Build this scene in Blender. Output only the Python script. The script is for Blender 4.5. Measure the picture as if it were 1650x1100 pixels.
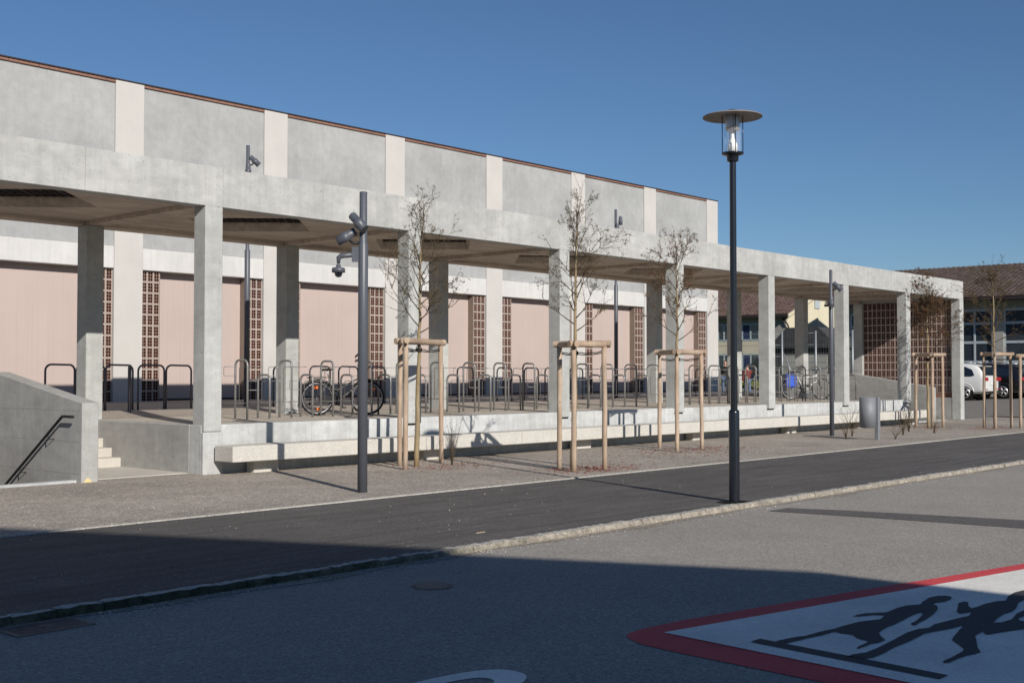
import bpy, bmesh, math, random
from mathutils import Vector, Matrix
random.seed(7)
S = bpy.context.scene
for o in list(bpy.data.objects): bpy.data.objects.remove(o)
COL = S.collection

# ------------------------------------------------------------------ camera
AZ, PITCH = math.radians(41.65), math.atan(55/1925)
cam = bpy.data.cameras.new('camera'); camo = bpy.data.objects.new('camera', cam); COL.objects.link(camo)
cam.sensor_width = 36; cam.lens = 42.0; cam.clip_start = .1; cam.clip_end = 3000
c_, s_ = math.cos(AZ), math.sin(AZ)
F = Vector((c_*math.cos(PITCH), s_*math.cos(PITCH), math.sin(PITCH))); Rv = Vector((s_, -c_, 0)); Uv = Rv.cross(F)
camo.matrix_world = Matrix(((Rv.x, Uv.x, -F.x, 0), (Rv.y, Uv.y, -F.y, 0), (Rv.z, Uv.z, -F.z, 1.6), (0, 0, 0, 1)))
S.camera = camo
# ------------------------------------------------------------------ world, sun, exposure
SUNV = Vector((-.375, -1, .53)).normalized()      # towards the sun
W = bpy.data.worlds.new('World'); S.world = W; W.use_nodes = True
nt = W.node_tree; nt.nodes.clear()
sky = nt.nodes.new('ShaderNodeTexSky'); sky.sky_type = 'NISHITA'; sky.sun_disc = False
sky.sun_elevation = math.asin(SUNV.z); sky.sun_rotation = math.atan2(SUNV.x, SUNV.y)
sky.altitude = 400; sky.air_density = 1.0; sky.dust_density = .05; sky.ozone_density = 6.6
bg = nt.nodes.new('ShaderNodeBackground'); bg.inputs[1].default_value = .073
wo = nt.nodes.new('ShaderNodeOutputWorld')
nt.links.new(sky.outputs[0], bg.inputs[0]); nt.links.new(bg.outputs[0], wo.inputs[0])
sl = bpy.data.lights.new('sun', 'SUN'); sl.energy = 5.0; sl.angle = math.radians(.53); sl.color = (1, .945, .87)
so = bpy.data.objects.new('sun', sl); COL.objects.link(so)
so.rotation_euler = SUNV.to_track_quat('Z', 'Y').to_euler(); so.location = (0, -20, 30)
S.view_settings.view_transform = 'Standard'; S.view_settings.look = 'None'
S.view_settings.exposure = 0; S.view_settings.gamma = 1; S.view_settings.use_curve_mapping = False
S.render.engine = 'CYCLES'

# ------------------------------------------------------------------ helpers
class MB:
    """collects geometry for ONE mesh object (world or local coordinates)"""
    def __init__(s): s.v = []; s.f = []; s.m = []; s.smooth = []
    def add(s, vs, fs, mi=0, sm=False):
        b = len(s.v); s.v += [tuple(p) for p in vs]
        for f in fs: s.f.append([b+i for i in f]); s.m.append(mi); s.smooth.append(sm)
        return s
    def box(s, x0, x1, y0, y1, z0, z1, mi=0):
        if x0 > x1: x0, x1 = x1, x0
        if y0 > y1: y0, y1 = y1, y0
        if z0 > z1: z0, z1 = z1, z0
        vs = [(x0,y0,z0),(x1,y0,z0),(x1,y1,z0),(x0,y1,z0),(x0,y0,z1),(x1,y0,z1),(x1,y1,z1),(x0,y1,z1)]
        return s.add(vs, [(0,3,2,1),(4,5,6,7),(0,1,5,4),(1,2,6,5),(2,3,7,6),(3,0,4,7)], mi)
    def cbox(s, x0, x1, y0, y1, z0, z1, b=.012, mi=0):
        """box with chamfered edges"""
        bm = bmesh.new()
        vs = [bm.verts.new(p) for p in [(x0,y0,z0),(x1,y0,z0),(x1,y1,z0),(x0,y1,z0),(x0,y0,z1),(x1,y0,z1),(x1,y1,z1),(x0,y1,z1)]]
        for f in [(0,3,2,1),(4,5,6,7),(0,1,5,4),(1,2,6,5),(2,3,7,6),(3,0,4,7)]: bm.faces.new([vs[i] for i in f])
        bmesh.ops.bevel(bm, geom=list(bm.edges), offset=b, segments=1, affect='EDGES')
        bm.verts.index_update()
        s.add([v.co[:] for v in bm.verts], [[v.index for v in f.verts] for f in bm.faces], mi); bm.free(); return s
    def quad(s, a, b, c, d, mi=0): return s.add([a, b, c, d], [(0,1,2,3)], mi)
    def poly(s, pts, mi=0): return s.add(pts, [tuple(range(len(pts)))], mi)
    def extr(s, pts, vec, mi=0):
        """closed prism: polygon pts swept by vec"""
        n = len(pts); q = [tuple(Vector(p)+Vector(vec)) for p in pts]
        nrm = sum(((Vector(pts[i]).cross(Vector(pts[(i+1) % n]))) for i in range(n)), Vector())
        fs = [tuple(range(n))[::-1], tuple(range(n, 2*n))] + [(i, (i+1) % n, n+(i+1) % n, n+i) for i in range(n)]
        if nrm.dot(Vector(vec)) < 0: fs = [f[::-1] for f in fs]
        return s.add(list(pts)+q, fs, mi)
    def tube(s, path, r, n=8, mi=0, cap=True, sm=True):
        path = [Vector(p) for p in path]
        rs = r if isinstance(r, (list, tuple)) else [r]*len(path)
        vs = []; up = None
        for i, p in enumerate(path):
            if i == 0: t = path[1]-p
            elif i == len(path)-1: t = p-path[i-1]
            else: t = (path[i+1]-p).normalized()+(p-path[i-1]).normalized()
            if t.length < 1e-7: t = Vector((0,0,1))
            t.normalize()
            if up is None:
                a = Vector((0,0,1)) if abs(t.z) < .9 else Vector((1,0,0)); up = t.cross(a).normalized()
            else:
                up = up - t*up.dot(t)
                if up.length < 1e-5: up = t.cross(Vector((0,0,1)) if abs(t.z) < .9 else Vector((1,0,0)))
                up.normalize()
            w = t.cross(up)
            for k in range(n):
                an = 2*math.pi*k/n; vs.append(p+(up*math.cos(an)+w*math.sin(an))*rs[i])
        fs = []
        for i in range(len(path)-1):
            for k in range(n): fs.append((i*n+k, i*n+(k+1) % n, (i+1)*n+(k+1) % n, (i+1)*n+k))
        b = len(s.v); s.add(vs, fs, mi, sm)
        if cap:
            L = (len(path)-1)*n
            s.f.append([b+i for i in range(n)][::-1]); s.m.append(mi); s.smooth.append(False)
            s.f.append([b+L+i for i in range(n)]); s.m.append(mi); s.smooth.append(False)
        return s
    def lathe(s, prof, c=(0,0,0), n=24, mi=0, axis='Z', sm=True):
        vs = []
        for r, h in prof:
            for k in range(n):
                a = 2*math.pi*k/n; x, y = r*math.cos(a), r*math.sin(a)
                vs.append((c[0]+x, c[1]+y, c[2]+h) if axis == 'Z' else ((c[0]+x, c[1]-h, c[2]+y) if axis == 'Y' else (c[0]+h, c[1]+x, c[2]+y)))
        fs = []
        for i in range(len(prof)-1):
            for k in range(n): fs.append((i*n+k, i*n+(k+1) % n, (i+1)*n+(k+1) % n, (i+1)*n+k))
        return s.add(vs, fs, mi, sm)
    def build(s, name, mats, parent=None, loc=None):
        me = bpy.data.meshes.new(name)
        off = Vector(loc) if loc is not None else Vector((0,0,0))
        if loc is None:
            p = parent
            while p is not None:
                if 'wloc' in p.keys(): off += Vector(p['wloc'])
                p = p.parent
        me.from_pydata([tuple(Vector(p)-off) for p in s.v], [], s.f)
        for m in (mats if isinstance(mats, (list, tuple)) else [mats]): me.materials.append(m)
        for i, p in enumerate(me.polygons): p.material_index = s.m[i]; p.use_smooth = s.smooth[i]
        me.update()
        o = bpy.data.objects.new(name, me); COL.objects.link(o)
        if parent is not None: o.parent = parent
        if loc is not None and parent is None: o.location = loc
        return o
def tag(o, label=None, cat=None, group=None, kind=None):
    if label: o['label'] = label
    if cat: o['category'] = cat
    if group: o['group'] = group
    if kind: o['kind'] = kind
    return o
def thing(name, label, cat, loc=(0,0,0), group=None, rz=0):
    """Empty at the thing's base. With rz=0 parts may be built in world coordinates (offset through wloc)."""
    o = bpy.data.objects.new(name, None); COL.objects.link(o); o.location = loc; o.rotation_euler = (0,0,rz)
    o.empty_display_size = .3
    if rz == 0: o['wloc'] = tuple(loc)
    return tag(o, label, cat, group)
def inst(src, name, loc, parent=None, rot=(0,0,0), off=None, scale=None):
    """object sharing src's mesh, loc in world coordinates"""
    o = bpy.data.objects.new(name, src.data if hasattr(src, 'data') else src); COL.objects.link(o)
    L = Vector(loc)
    if parent is not None:
        o.parent = parent
        p = parent
        while p is not None:
            if 'wloc' in p: L = L-Vector(p['wloc'])
            p = p.parent
    o.location = L; o.rotation_euler = rot
    if scale: o.scale = scale
    return o
def copy_tree(o, parent=None):
    c = o.copy(); COL.objects.link(c)
    if parent is not None: c.parent = parent
    for ch in list(o.children): copy_tree(ch, c)
    return c
def struct(name, mb, mat): return tag(mb.build(name, mat), kind='structure')

# ------------------------------------------------------------------ materials
class NT:
    def __init__(s, name, rough=.8, spec=.3, metal=0):
        s.m = bpy.data.materials.new(name); s.m.use_nodes = True; s.t = s.m.node_tree
        s.b = s.t.nodes['Principled BSDF']; s.b.inputs['Roughness'].default_value = rough
        s.b.inputs['Specular IOR Level'].default_value = spec; s.b.inputs['Metallic'].default_value = metal
        s._p = None
    def n(s, ty, **k):
        x = s.t.nodes.new(ty)
        for a, b in k.items():
            if hasattr(x, a): setattr(x, a, b)
            else: x.inputs[a].default_value = b
        return x
    def l(s, a, b): s.t.links.new(a, b)
    def pos(s, sc=(1,1,1), local=False):
        g = s.n('ShaderNodeTexCoord').outputs['Object'] if local else s.n('ShaderNodeNewGeometry').outputs['Position']
        mp = s.n('ShaderNodeMapping'); mp.inputs['Scale'].default_value = sc; s.l(g, mp.inputs[0]); return mp.outputs[0]
    def noise(s, vec, scale, detail=4, rough=.55, lo=0, hi=1, a=.3, b=.7):
        n = s.n('ShaderNodeTexNoise'); n.inputs['Scale'].default_value = scale; n.inputs['Detail'].default_value = detail
        n.inputs['Roughness'].default_value = rough; s.l(vec, n.inputs['Vector'])
        r = s.n('ShaderNodeMapRange'); r.inputs['From Min'].default_value = a; r.inputs['From Max'].default_value = b
        r.inputs['To Min'].default_value = lo; r.inputs['To Max'].default_value = hi; s.l(n.outputs[0], r.inputs[0]); return r.outputs[0]
    def vor(s, vec, scale, a, b, lo, hi, feature='F1', out='Distance'):
        n = s.n('ShaderNodeTexVoronoi'); n.feature = feature; n.inputs['Scale'].default_value = scale; s.l(vec, n.inputs['Vector'])
        r = s.n('ShaderNodeMapRange'); r.inputs['From Min'].default_value = a; r.inputs['From Max'].default_value = b
        r.inputs['To Min'].default_value = lo; r.inputs['To Max'].default_value = hi
        if out == 'Color':
            sp = s.n('ShaderNodeSeparateColor'); s.l(n.outputs['Color'], sp.inputs[0]); s.l(sp.outputs[0], r.inputs[0])
        else: s.l(n.outputs['Distance'], r.inputs[0])
        return r.outputs[0]
    def mul(s, *xs):
        o = xs[0]
        for x in xs[1:]:
            m = s.n('ShaderNodeMath', operation='MULTIPLY'); s.l(o, m.inputs[0]); s.l(x, m.inputs[1]); o = m.outputs[0]
        return o
    def color(s, base, fac):
        """base colour multiplied by a scalar field"""
        v = s.n('ShaderNodeVectorMath', operation='SCALE')
        if isinstance(base, tuple): v.inputs[0].default_value = base[:3]
        else: s.l(base, v.inputs[0])
        s.l(fac, v.inputs['Scale']); s.l(v.outputs[0], s.b.inputs['Base Color']); return v.outputs[0]
    def mix(s, fac, a, b):
        m = s.n('ShaderNodeMix'); m.data_type = 'RGBA'; s.l(fac, m.inputs[0])
        for i, x in ((6, a), (7, b)):
            if isinstance(x, tuple): m.inputs[i].default_value = (*x[:3], 1)
            else: s.l(x, m.inputs[i])
        return m.outputs[2]
    def bump(s, h, strength=.3, dist=.01):
        b = s.n('ShaderNodeBump'); b.inputs['Strength'].default_value = strength; b.inputs['Distance'].default_value = dist
        s.l(h, b.inputs['Height']); s.l(b.outputs[0], s.b.inputs['Normal'])
def concrete(name, base, var=.12, holes=True, streak=.06, rough=.85, warm=None, grain=None):
    t = NT(name, rough, .25); p = t.pos()
    big = t.noise(p, .9, 5, .6, 1-var, 1+var); mid = t.noise(p, 5, 5, .6, 1-var*.55, 1+var*.55)
    fine = t.noise(p, 60, 2, .5, 1-.05, 1+.05)
    st = t.noise(t.pos((7, 7, .35)), 1.6, 4, .6, 1-streak, 1+streak)
    fs = [big, mid, fine, st]
    if grain:
        fs.append(t.noise(t.pos(grain), 1.5, 6, .7, .70, 1.25))
    if holes:
        fs.append(t.vor(t.pos(), 11, .06, .11, .50, 1)); fs.append(t.vor(t.pos((1,1,1.3)), 4.2, .035, .08, .52, 1)); fs.append(t.noise(t.pos((1,1,2.2)), 2.6, 6, .7, .92, 1.06, .38, .62))
    fac = t.mul(*fs)
    if warm:
        m = t.noise(p, .55, 3, .6, 0, 1, .35, .65); col = t.mix(m, base, warm); t.color(col, fac)
    else: t.color(base, fac)
    t.bump(t.mul(mid, fine), .25, .01); return t.m
def plain(name, base, rough=.5, spec=.4, metal=0, var=.08, sc=20):
    t = NT(name, rough, spec, metal); t.color(base, t.noise(t.pos(local=True), sc, 3, .6, 1-var, 1+var)); return t.m
M = {}
M['fascia'] = concrete('fascia_concrete', (.44,.436,.418), .13, True, .07, warm=(.385,.385,.372))
M['column'] = concrete('column_concrete', (.435,.44,.42), .12, True, .06, warm=(.39,.395,.38))
M['plinth'] = concrete('plinth_concrete', (.50,.505,.50), .12, True, .11, warm=(.43,.435,.42))
M['wallc'] = concrete('stair_wall_concrete', (.35,.345,.33), .12, True, .05)
M['soffit'] = concrete('soffit_concrete', (.51,.43,.365), .14, False, .02, grain=(.35, 6, 6))
M['step'] = concrete('step_concrete', (.50,.47,.42), .08, False, .02)
def bench_mat():
    t = NT('bench_washed_concrete', .9, .2); p = t.pos()
    f = t.mul(t.noise(p, 3, 4, .6, .93, 1.07), t.vor(p, 70, 0, 1, .84, 1.10, out='Color'), t.noise(p, 120, 2, .5, .9, 1.1))
    t.color((.54,.515,.465), f); t.bump(f, .5, .006); return t.m
M['bench'] = bench_mat()
M['panel'] = concrete('cast_upper_panel', (.352,.356,.352), .12, False, .03)
M['lintel'] = concrete('white_lintel_concrete', (.56,.55,.53), .06, False, .05)
def terrazzo(name, base, k=90):
    t = NT(name, .8, .25); p = t.pos()
    f = t.mul(t.noise(p, 1.2, 4, .6, .95, 1.05), t.vor(p, k, 0, 1, .95, 1.04, out='Color'), t.noise(t.pos((30,30,.5)), 1, 2, .5, .985, 1.015))
    t.color(base, f); return t.m
M['pilaster'] = terrazzo('pilaster_render', (.515,.495,.468), 140)
def pink_mat():
    t = NT('pink_corrugated_panel', .6, .3); p = t.pos()
    f = t.mul(t.noise(p, .8, 3, .5, .97, 1.03), t.noise(t.pos((24,24,.25)), 1, 2, .5, .97, 1.03))
    t.color((.465,.378,.345), f); return t.m
M['pink'] = pink_mat()
def terracotta():
    t = NT('terracotta', .85, .2); p = t.pos()
    t.color((.15,.048,.034), t.mul(t.noise(p, 9, 3, .6, .75, 1.25), t.noise(p, 1.3, 2, .5, .85, 1.15))); return t.m
M['terra'] = terracotta()
M['terraf'] = concrete('clay_block_face', (.36,.265,.225), .10, False, .04)
M['mortar'] = concrete('mortar', (.36,.325,.29), .08, False, .02)
M['coping'] = concrete('clay_coping', (.25,.135,.10), .15, False, .05)
M['jamb'] = concrete('brown_jamb', (.22,.17,.14), .1, False, .02)
M['joint'] = concrete('concrete_joint', (.22,.21,.20), .1, False, .02)
M['dark'] = plain('dark_void', (.012,.011,.012), .9, .1)
M['flash'] = plain('dark_roof_flashing', (.035,.026,.026), .5)
def ground_mat(name, base, specks, sc, var=.1, rough=.95, bump=.4, tint=None, bd=.01, dots=None):
    t = NT(name, rough, .2); p = t.pos()
    f = [t.noise(p, .35, 4, .6, 1-var, 1+var), t.noise(p, 2.2, 5, .6, 1-var*.6, 1+var*.6),
         t.vor(p, sc, 0, 1, 1-specks, 1+specks, out='Color'), t.vor(p, sc*.42, 0, 1, 1-specks*.5, 1+specks*.5, out='Color'), t.noise(p, sc*.5, 3, .7, 1-specks*.7, 1+specks*.7)]
    fac = t.mul(*f); col = base
    if tint: col = t.mix(t.noise(p, .8, 4, .6, 0, 1, .42, .62), base, tint)
    c = t.color(col, fac)
    if dots:
        d = t.vor(p, dots[0], dots[1], dots[1]+.03, 1, 0); cc = t.mix(d, c, dots[2]); t.l(cc, t.b.inputs['Base Color'])
    t.bump(t.mul(f[2], f[4]), bump, bd); return t.m
M['road'] = ground_mat('road_asphalt', (.305,.282,.25), .28, 110, .07, bump=.12, dots=(10, .085, (.46,.44,.41)))
M['walk'] = ground_mat('fresh_asphalt', (.104,.097,.090), .30, 100, .09, rough=.85, bump=.15, tint=(.115,.107,.10), dots=(7, .035, (.30,.29,.27)))
M['gravel'] = ground_mat('gravel', (.385,.338,.29), .28, 48, .09, tint=(.325,.29,.25), bump=.7, bd=.02)
M['platform'] = ground_mat('platform_marl', (.50,.45,.38), .22, 60, .09, tint=(.42,.375,.31))
M['yard'] = ground_mat('yard_gravel', (.36,.31,.26), .22, 60, .10)
M['parking'] = ground_mat('parking_asphalt', (.20,.185,.165), .2, 60, .08)
M['earth'] = ground_mat('surrounding_ground', (.16,.15,.12), .2, 8, .15)
M['dust'] = ground_mat('gutter_sand', (.30,.26,.21), .3, 60, .15)
M['tar'] = ground_mat('tar_patch', (.12,.112,.105), .3, 85, .05)
M['kerb'] = ground_mat('granite_kerb', (.42,.40,.365), .28, 70, .14, bump=.6, bd=.02)
def kerb_face():  # dark green-brown at low X, blending to a sandy tone further along
    t = NT('graded_kerb_face', .95, .15); p = t.pos()
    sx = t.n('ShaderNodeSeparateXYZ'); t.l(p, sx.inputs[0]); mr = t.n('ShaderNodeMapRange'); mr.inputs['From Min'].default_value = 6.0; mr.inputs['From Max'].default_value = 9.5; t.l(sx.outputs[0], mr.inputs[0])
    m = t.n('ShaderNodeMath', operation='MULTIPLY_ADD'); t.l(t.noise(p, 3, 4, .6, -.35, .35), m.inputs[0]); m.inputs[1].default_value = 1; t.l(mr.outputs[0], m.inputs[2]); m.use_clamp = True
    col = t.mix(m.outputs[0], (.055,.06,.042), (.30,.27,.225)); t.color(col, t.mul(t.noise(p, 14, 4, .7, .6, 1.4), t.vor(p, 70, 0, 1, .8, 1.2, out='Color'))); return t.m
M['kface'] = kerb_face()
M['edging'] = ground_mat('edging_stone', (.40,.38,.34), .2, 60, .08)
M['granite'] = ground_mat('grass_soil', (.10,.12,.035), .4, 6, .2)
M['grass'] = plain('lawn_grass', (.14,.17,.035), .9, .1, var=.4, sc=3)
def walk_extra():
    t = M['walk'].node_tree; n = t.nodes; b = n['Principled BSDF']; src = b.inputs['Base Color'].links[0].from_socket
    g = n.new('ShaderNodeNewGeometry'); mp = n.new('ShaderNodeMapping'); mp.inputs['Scale'].default_value = (.25, 3.2, 1); t.links.new(g.outputs['Position'], mp.inputs[0])
    no = n.new('ShaderNodeTexNoise'); no.inputs['Scale'].default_value = 1.6; no.inputs['Detail'].default_value = 7; no.inputs['Roughness'].default_value = .7; t.links.new(mp.outputs[0], no.inputs['Vector'])
    mr = n.new('ShaderNodeMapRange'); mr.inputs['From Min'].default_value = .3; mr.inputs['From Max'].default_value = .7; mr.inputs['To Min'].default_value = .72; mr.inputs['To Max'].default_value = 1.3; t.links.new(no.outputs[0], mr.inputs[0])
    v = n.new('ShaderNodeVectorMath'); v.operation = 'SCALE'; t.links.new(src, v.inputs[0]); t.links.new(mr.outputs[0], v.inputs['Scale']); t.links.new(v.outputs[0], b.inputs['Base Color'])
walk_extra()
def paint(name, base, wear=(.5,.5,.5)):
    t = NT(name, .75, .3); p = t.pos()
    w = t.noise(p, 55, 5, .75, 0, 1, .66, .72); w2 = t.noise(p, 3, 5, .6, 0, 1, .45, .6)
    col = t.mix(t.mul(w, w2), base, (.2,.19,.17))
    t.color(col, t.mul(t.noise(p, 1.5, 5, .65, .86, 1.08), t.vor(p, 110, 0, 1, .88, 1.10, out='Color'), t.noise(p, 30, 3, .6, .93, 1.06)))
    t.bump(t.vor(p, 90, 0, 1, 0, 1, out='Color'), .25, .004); return t.m
M['wpaint'] = paint('white_road_paint', (.80,.77,.70))
M['rpaint'] = paint('red_road_paint', (.62,.075,.08))
M['kpaint'] = paint('black_road_paint', (.055,.052,.055))
M['anth'] = plain('anthracite_metal', (.085,.092,.11), .42, .5, .0, .05, 8)
M['rack'] = plain('anthracite_stand', (.10,.10,.115), .5, .4)
M['galv'] = plain('galvanised_steel', (.25,.245,.24), .42, .5, .35, .15, 14)
M['lampblk'] = plain('black_gloss_lacquer', (.010,.012,.018), .22, .6, 0, .1, 5)
M['lampdisc'] = plain('lamp_disc_underside', (.24,.21,.19), .6, .3, 0, .12, 6)
M['opal'] = plain('opal_lamp', (.85,.85,.83), .3, .5, 0, .02)
M['chrome'] = plain('brushed_metal', (.45,.46,.48), .35, .5, .7, .1)
def glass(name, tint=(.9,.95,1), alpha=.12):
    t = NT(name, .04, .5); t.b.inputs['Base Color'].default_value = (*tint, 1)
    t.b.inputs['Alpha'].default_value = alpha; return t.m
M['glass'] = glass('clear_glass')
def wood(name, base):
    t = NT(name, .75, .25); p = t.pos((9,9,1.2))
    f = t.mul(t.noise(p, 2.2, 5, .65, .80, 1.2), t.noise(t.pos(), 2.5, 3, .5, .88, 1.12), t.vor(t.pos((1,1,.8)), 5.5, .05, .10, .45, 1))
    col = t.mix(t.noise(t.pos(), 1.2, 3, .6, 0, 1, .4, .6), base, (base[0]*.85, base[1]*.80, base[2]*.75))
    t.color(col, f); t.bump(f, .3, .006); return t.m
M['stake'] = wood('peeled_spruce', (.42,.325,.245))
M['bark'] = wood('young_bark', (.30,.235,.14))
M['twig'] = plain('twig_bark', (.085,.062,.04), .85, .15, var=.25)
M['bud'] = plain('bud', (.12,.10,.045), .8, .2, var=.35, sc=2)
M['redleaf'] = plain('red_dry_leaf', (.24,.075,.05), .8, .2, var=.45, sc=3)
M['strap'] = plain('black_rubber_strap', (.02,.019,.018), .8, .2)
M['binm'] = plain('grey_bin_metal', (.20,.21,.225), .6, .4, .15)
M['tyre'] = plain('tyre_rubber', (.018,.018,.018), .8, .2)
M['bframe'] = plain('silver_grey_frame', (.17,.17,.165), .35, .5, .3)
M['bblack'] = plain('black_plastic', (.015,.015,.016), .5, .4)
M['orange'] = plain('orange_reflector', (.9,.20,.02), .3, .6)
M['blue'] = plain('blue_pannier', (.02,.09,.55), .5, .4)
M['white_b'] = plain('white_grey_frame', (.55,.55,.54), .35, .5)
def carpaint(name, base):
    t = NT(name, .25, .6); t.b.inputs['Base Color'].default_value = (*base, 1)
    t.b.inputs['Coat Weight'].default_value = .6; t.b.inputs['Coat Roughness'].default_value = .05; return t.m
M['carw'] = carpaint('white_car_paint', (.68,.68,.66)); M['cark'] = carpaint('black_car_paint', (.008,.008,.01)); M['cargr'] = carpaint('dark_blue_car_paint', (.018,.024,.035))
M['carglass'] = plain('tinted_glass', (.012,.018,.028), .06, .9, 0, .02)
M['taill'] = plain('red_tail_lamp', (.36,.018,.02), .15, .7)
M['rim'] = plain('alloy_rim', (.45,.45,.46), .3, .6, .6)
M['plate'] = plain('plate_white', (.7,.7,.68), .5)
M['tile'] = plain('brown_roof_tile', (.095,.072,.062), .85, .15, 0, .4, 2.4)
M['tileB'] = plain('red_brown_roof_tile', (.12,.082,.070), .85, .15, 0, .4, 2.4)
M['render'] = concrete('cream_render', (.60,.55,.41), .05, False, .02)
M['renderg'] = concrete('olive_grey_render', (.26,.275,.22), .05, False, .02)
M['pier'] = concrete('grey_pier', (.34,.33,.30), .06, False, .02)
M['frame'] = plain('pale_window_frame', (.40,.45,.47), .5)
M['wglass'] = plain('window_glass', (.03,.04,.05), .05, .9, 0, .3, 1)
M['blind'] = plain('blue_blind', (.02,.035,.09), .6)
M['grey_roof'] = plain('grey_shingle', (.06,.06,.062), .9, .1, 0, .3, 3)
M['wire'] = plain('fence_wire', (.30,.32,.33), .5, .4, .5)
M['jacket'] = plain('black_jacket', (.02,.02,.022), .9); M['jeans'] = plain('blue_jeans', (.10,.14,.22), .9)
M['skin'] = plain('skin', (.50,.30,.22), .6); M['hair'] = plain('brown_hair', (.06,.035,.02), .8); M['redj'] = plain('dark_red_jacket', (.15,.03,.028), .9)
M['cast'] = plain('cast_iron', (.20,.165,.145), .7, .3, .3, .2)
M['rust'] = plain('rust_pin', (.25,.12,.06), .8)
M['chalk'] = plain('yellow_stain', (.65,.52,.26), .9)
M['housew'] = concrete('house_render', (.50,.47,.40), .06, False, .03)

# ------------------------------------------------------------------ ground, road, pavement
Z0 = 0.0; ZR = -.055; KS = 1.655/1.7
def sheet(mb, x0, x1, y0, y1, z, mi=0): mb.quad((x0,y0,z),(x1,y0,z),(x1,y1,z),(x0,y1,z), mi); return mb
PX0, PX1, PY0, PY1 = 7.0, 9.1, 17.02, 23.0     # left stair pit
QX0, QX1 = 38.65, 40.8                          # right stair pit
g = MB(); zg = -.16
xs = [-900, PX0, PX1, QX0, QX1, 1500]
sheet(g, -900, 1500, -900, PY0, zg); sheet(g, -900, 1500, PY1, 1500, zg)
for a, b in ((-900,PX0),(PX1,QX0),(QX1,1500)): sheet(g, a, b, PY0, PY1, zg)
struct('ground', g, M['earth'])
struct('road', sheet(MB(), -60, 140, -5.2, 7.76, ZR), M['road'])
sw = MB(); sw.box(-60, 140, 7.87, 11.66, -.15, Z0); struct('sidewalk', sw, M['walk'])
struct('far_pavement', MB().box(-60, 140, -7.6, -5.2, -.15, .01), M['walk'])
gv = MB(); sheet(gv, -60, 47, 11.74, 16.75, .002); sheet(gv, -60, PX0, 16.75, 16.95, .002)
sheet(gv, PX1+.02, 11.16, 16.75, 17.0, .002); sheet(gv, 40.82, 47, 16.75, 16.95, .002); struct('gravel_bed', gv, M['gravel'])
# sandy gutter with a wavy edge
gs = MB(); n = 260; L = []
for i in range(n+1):
    x = -4+i*.16; L.append((x, 7.775, 7.66-.05*math.sin(x*1.3)-.035*math.sin(x*4.1+1)-random.random()*.02))
for i in range(n):
    gs.quad((L[i][0], L[i][2], ZR+.004), (L[i+1][0], L[i+1][2], ZR+.004), (L[i+1][0], L[i+1][1], ZR+.004), (L[i][0], L[i][1], ZR+.004))
struct('gutter_sand', gs, M['dust'])
# edging between gravel and pavement: long thin stones
ed = MB(); ed.box(-60, 3, 11.66, 11.74, -.1, .012); ed.box(38, 140, 11.66, 11.74, -.1, .012)
edge = struct('edging', ed, M['edging'])
x = 3.0; k = 0
em = [MB().cbox(0, .996, 0, .078, -.1, .014, .008).build('edging_stone', M['edging'])]
em[0].parent = edge; em[0].location = (3, 11.661, 0)
for i in range(1, 35):
    inst(em[0], 'edging_stone', (3+i, 11.661+random.uniform(-.004,.004), random.uniform(-.003,.003)), edge)
# granite kerb: rough split stones
def kerb_stone(l):
    mb = MB(); nx = 4; r = lambda a: random.uniform(-a, a)
    rows = [(.0, -.09), (.004, -.025), (.020, .004), (.112, .004), (.116, -.05)]
    vs = []
    for i in range(nx+1):
        for j, (y, z) in enumerate(rows):
            vs.append((l*i/nx+(r(.01) if 0 < i < nx else 0), y+(r(.008) if j < 3 else r(.003)), z+(r(.006) if 0 < j < 4 else 0)))
    nr = len(rows); fs = []
    for i in range(nx):
        for j in range(nr-1): fs.append((i*nr+j, (i+1)*nr+j, (i+1)*nr+j+1, i*nr+j+1))
    mb.add(vs, fs, 0, False)
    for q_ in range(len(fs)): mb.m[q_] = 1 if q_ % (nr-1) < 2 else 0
    mb.f += [list(range(nr))[::-1], [nx*nr+j for j in range(nr)]]; mb.m += [1, 1]; mb.smooth += [False, False]; return mb
kerb = MB(); kerb.box(-60, 1.2, 7.76, 7.87, -.15, .008); kerb.box(1.2, 30, 7.79, 7.865, -.15, -.035); kerbo = struct('kerb', kerb, M['kerb'])
kv = []
for l in (.22, .26, .30, .24, .34, .28, .20, .31): kv.append((l, kerb_stone(l)))
kmesh = []
for l, mb in kv:
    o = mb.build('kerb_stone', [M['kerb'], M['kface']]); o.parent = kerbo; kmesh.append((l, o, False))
x = 1.2; used = set(); rest = MB()
while x < 60:
    k = random.randrange(8); l = kmesh[k][0]
    if x < 22:
        if k not in used:
            used.add(k); o = kmesh[k][1]; o.location = (x, 7.755, random.uniform(-.006,.006))
        else: inst(kmesh[k][1], 'kerb_stone', (x, 7.755+random.uniform(-.004,.004), random.uniform(-.004,.004)), kerbo)
    else:
        mb = kv[k][1]; rest.add([(p[0]+x, p[1]+7.755, p[2]) for p in mb.v], mb.f); rest.m[-len(mb.f):] = mb.m
    x += l+.007
for k in range(8):
    if k not in used: kmesh[k][1].location = (x, 7.755, 0); x += .4
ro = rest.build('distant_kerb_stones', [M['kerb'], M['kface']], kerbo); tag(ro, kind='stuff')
struct('far_kerb', MB().box(-60, 140, -5.32, -5.2, -.15, .012), M['kerb'])

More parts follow.
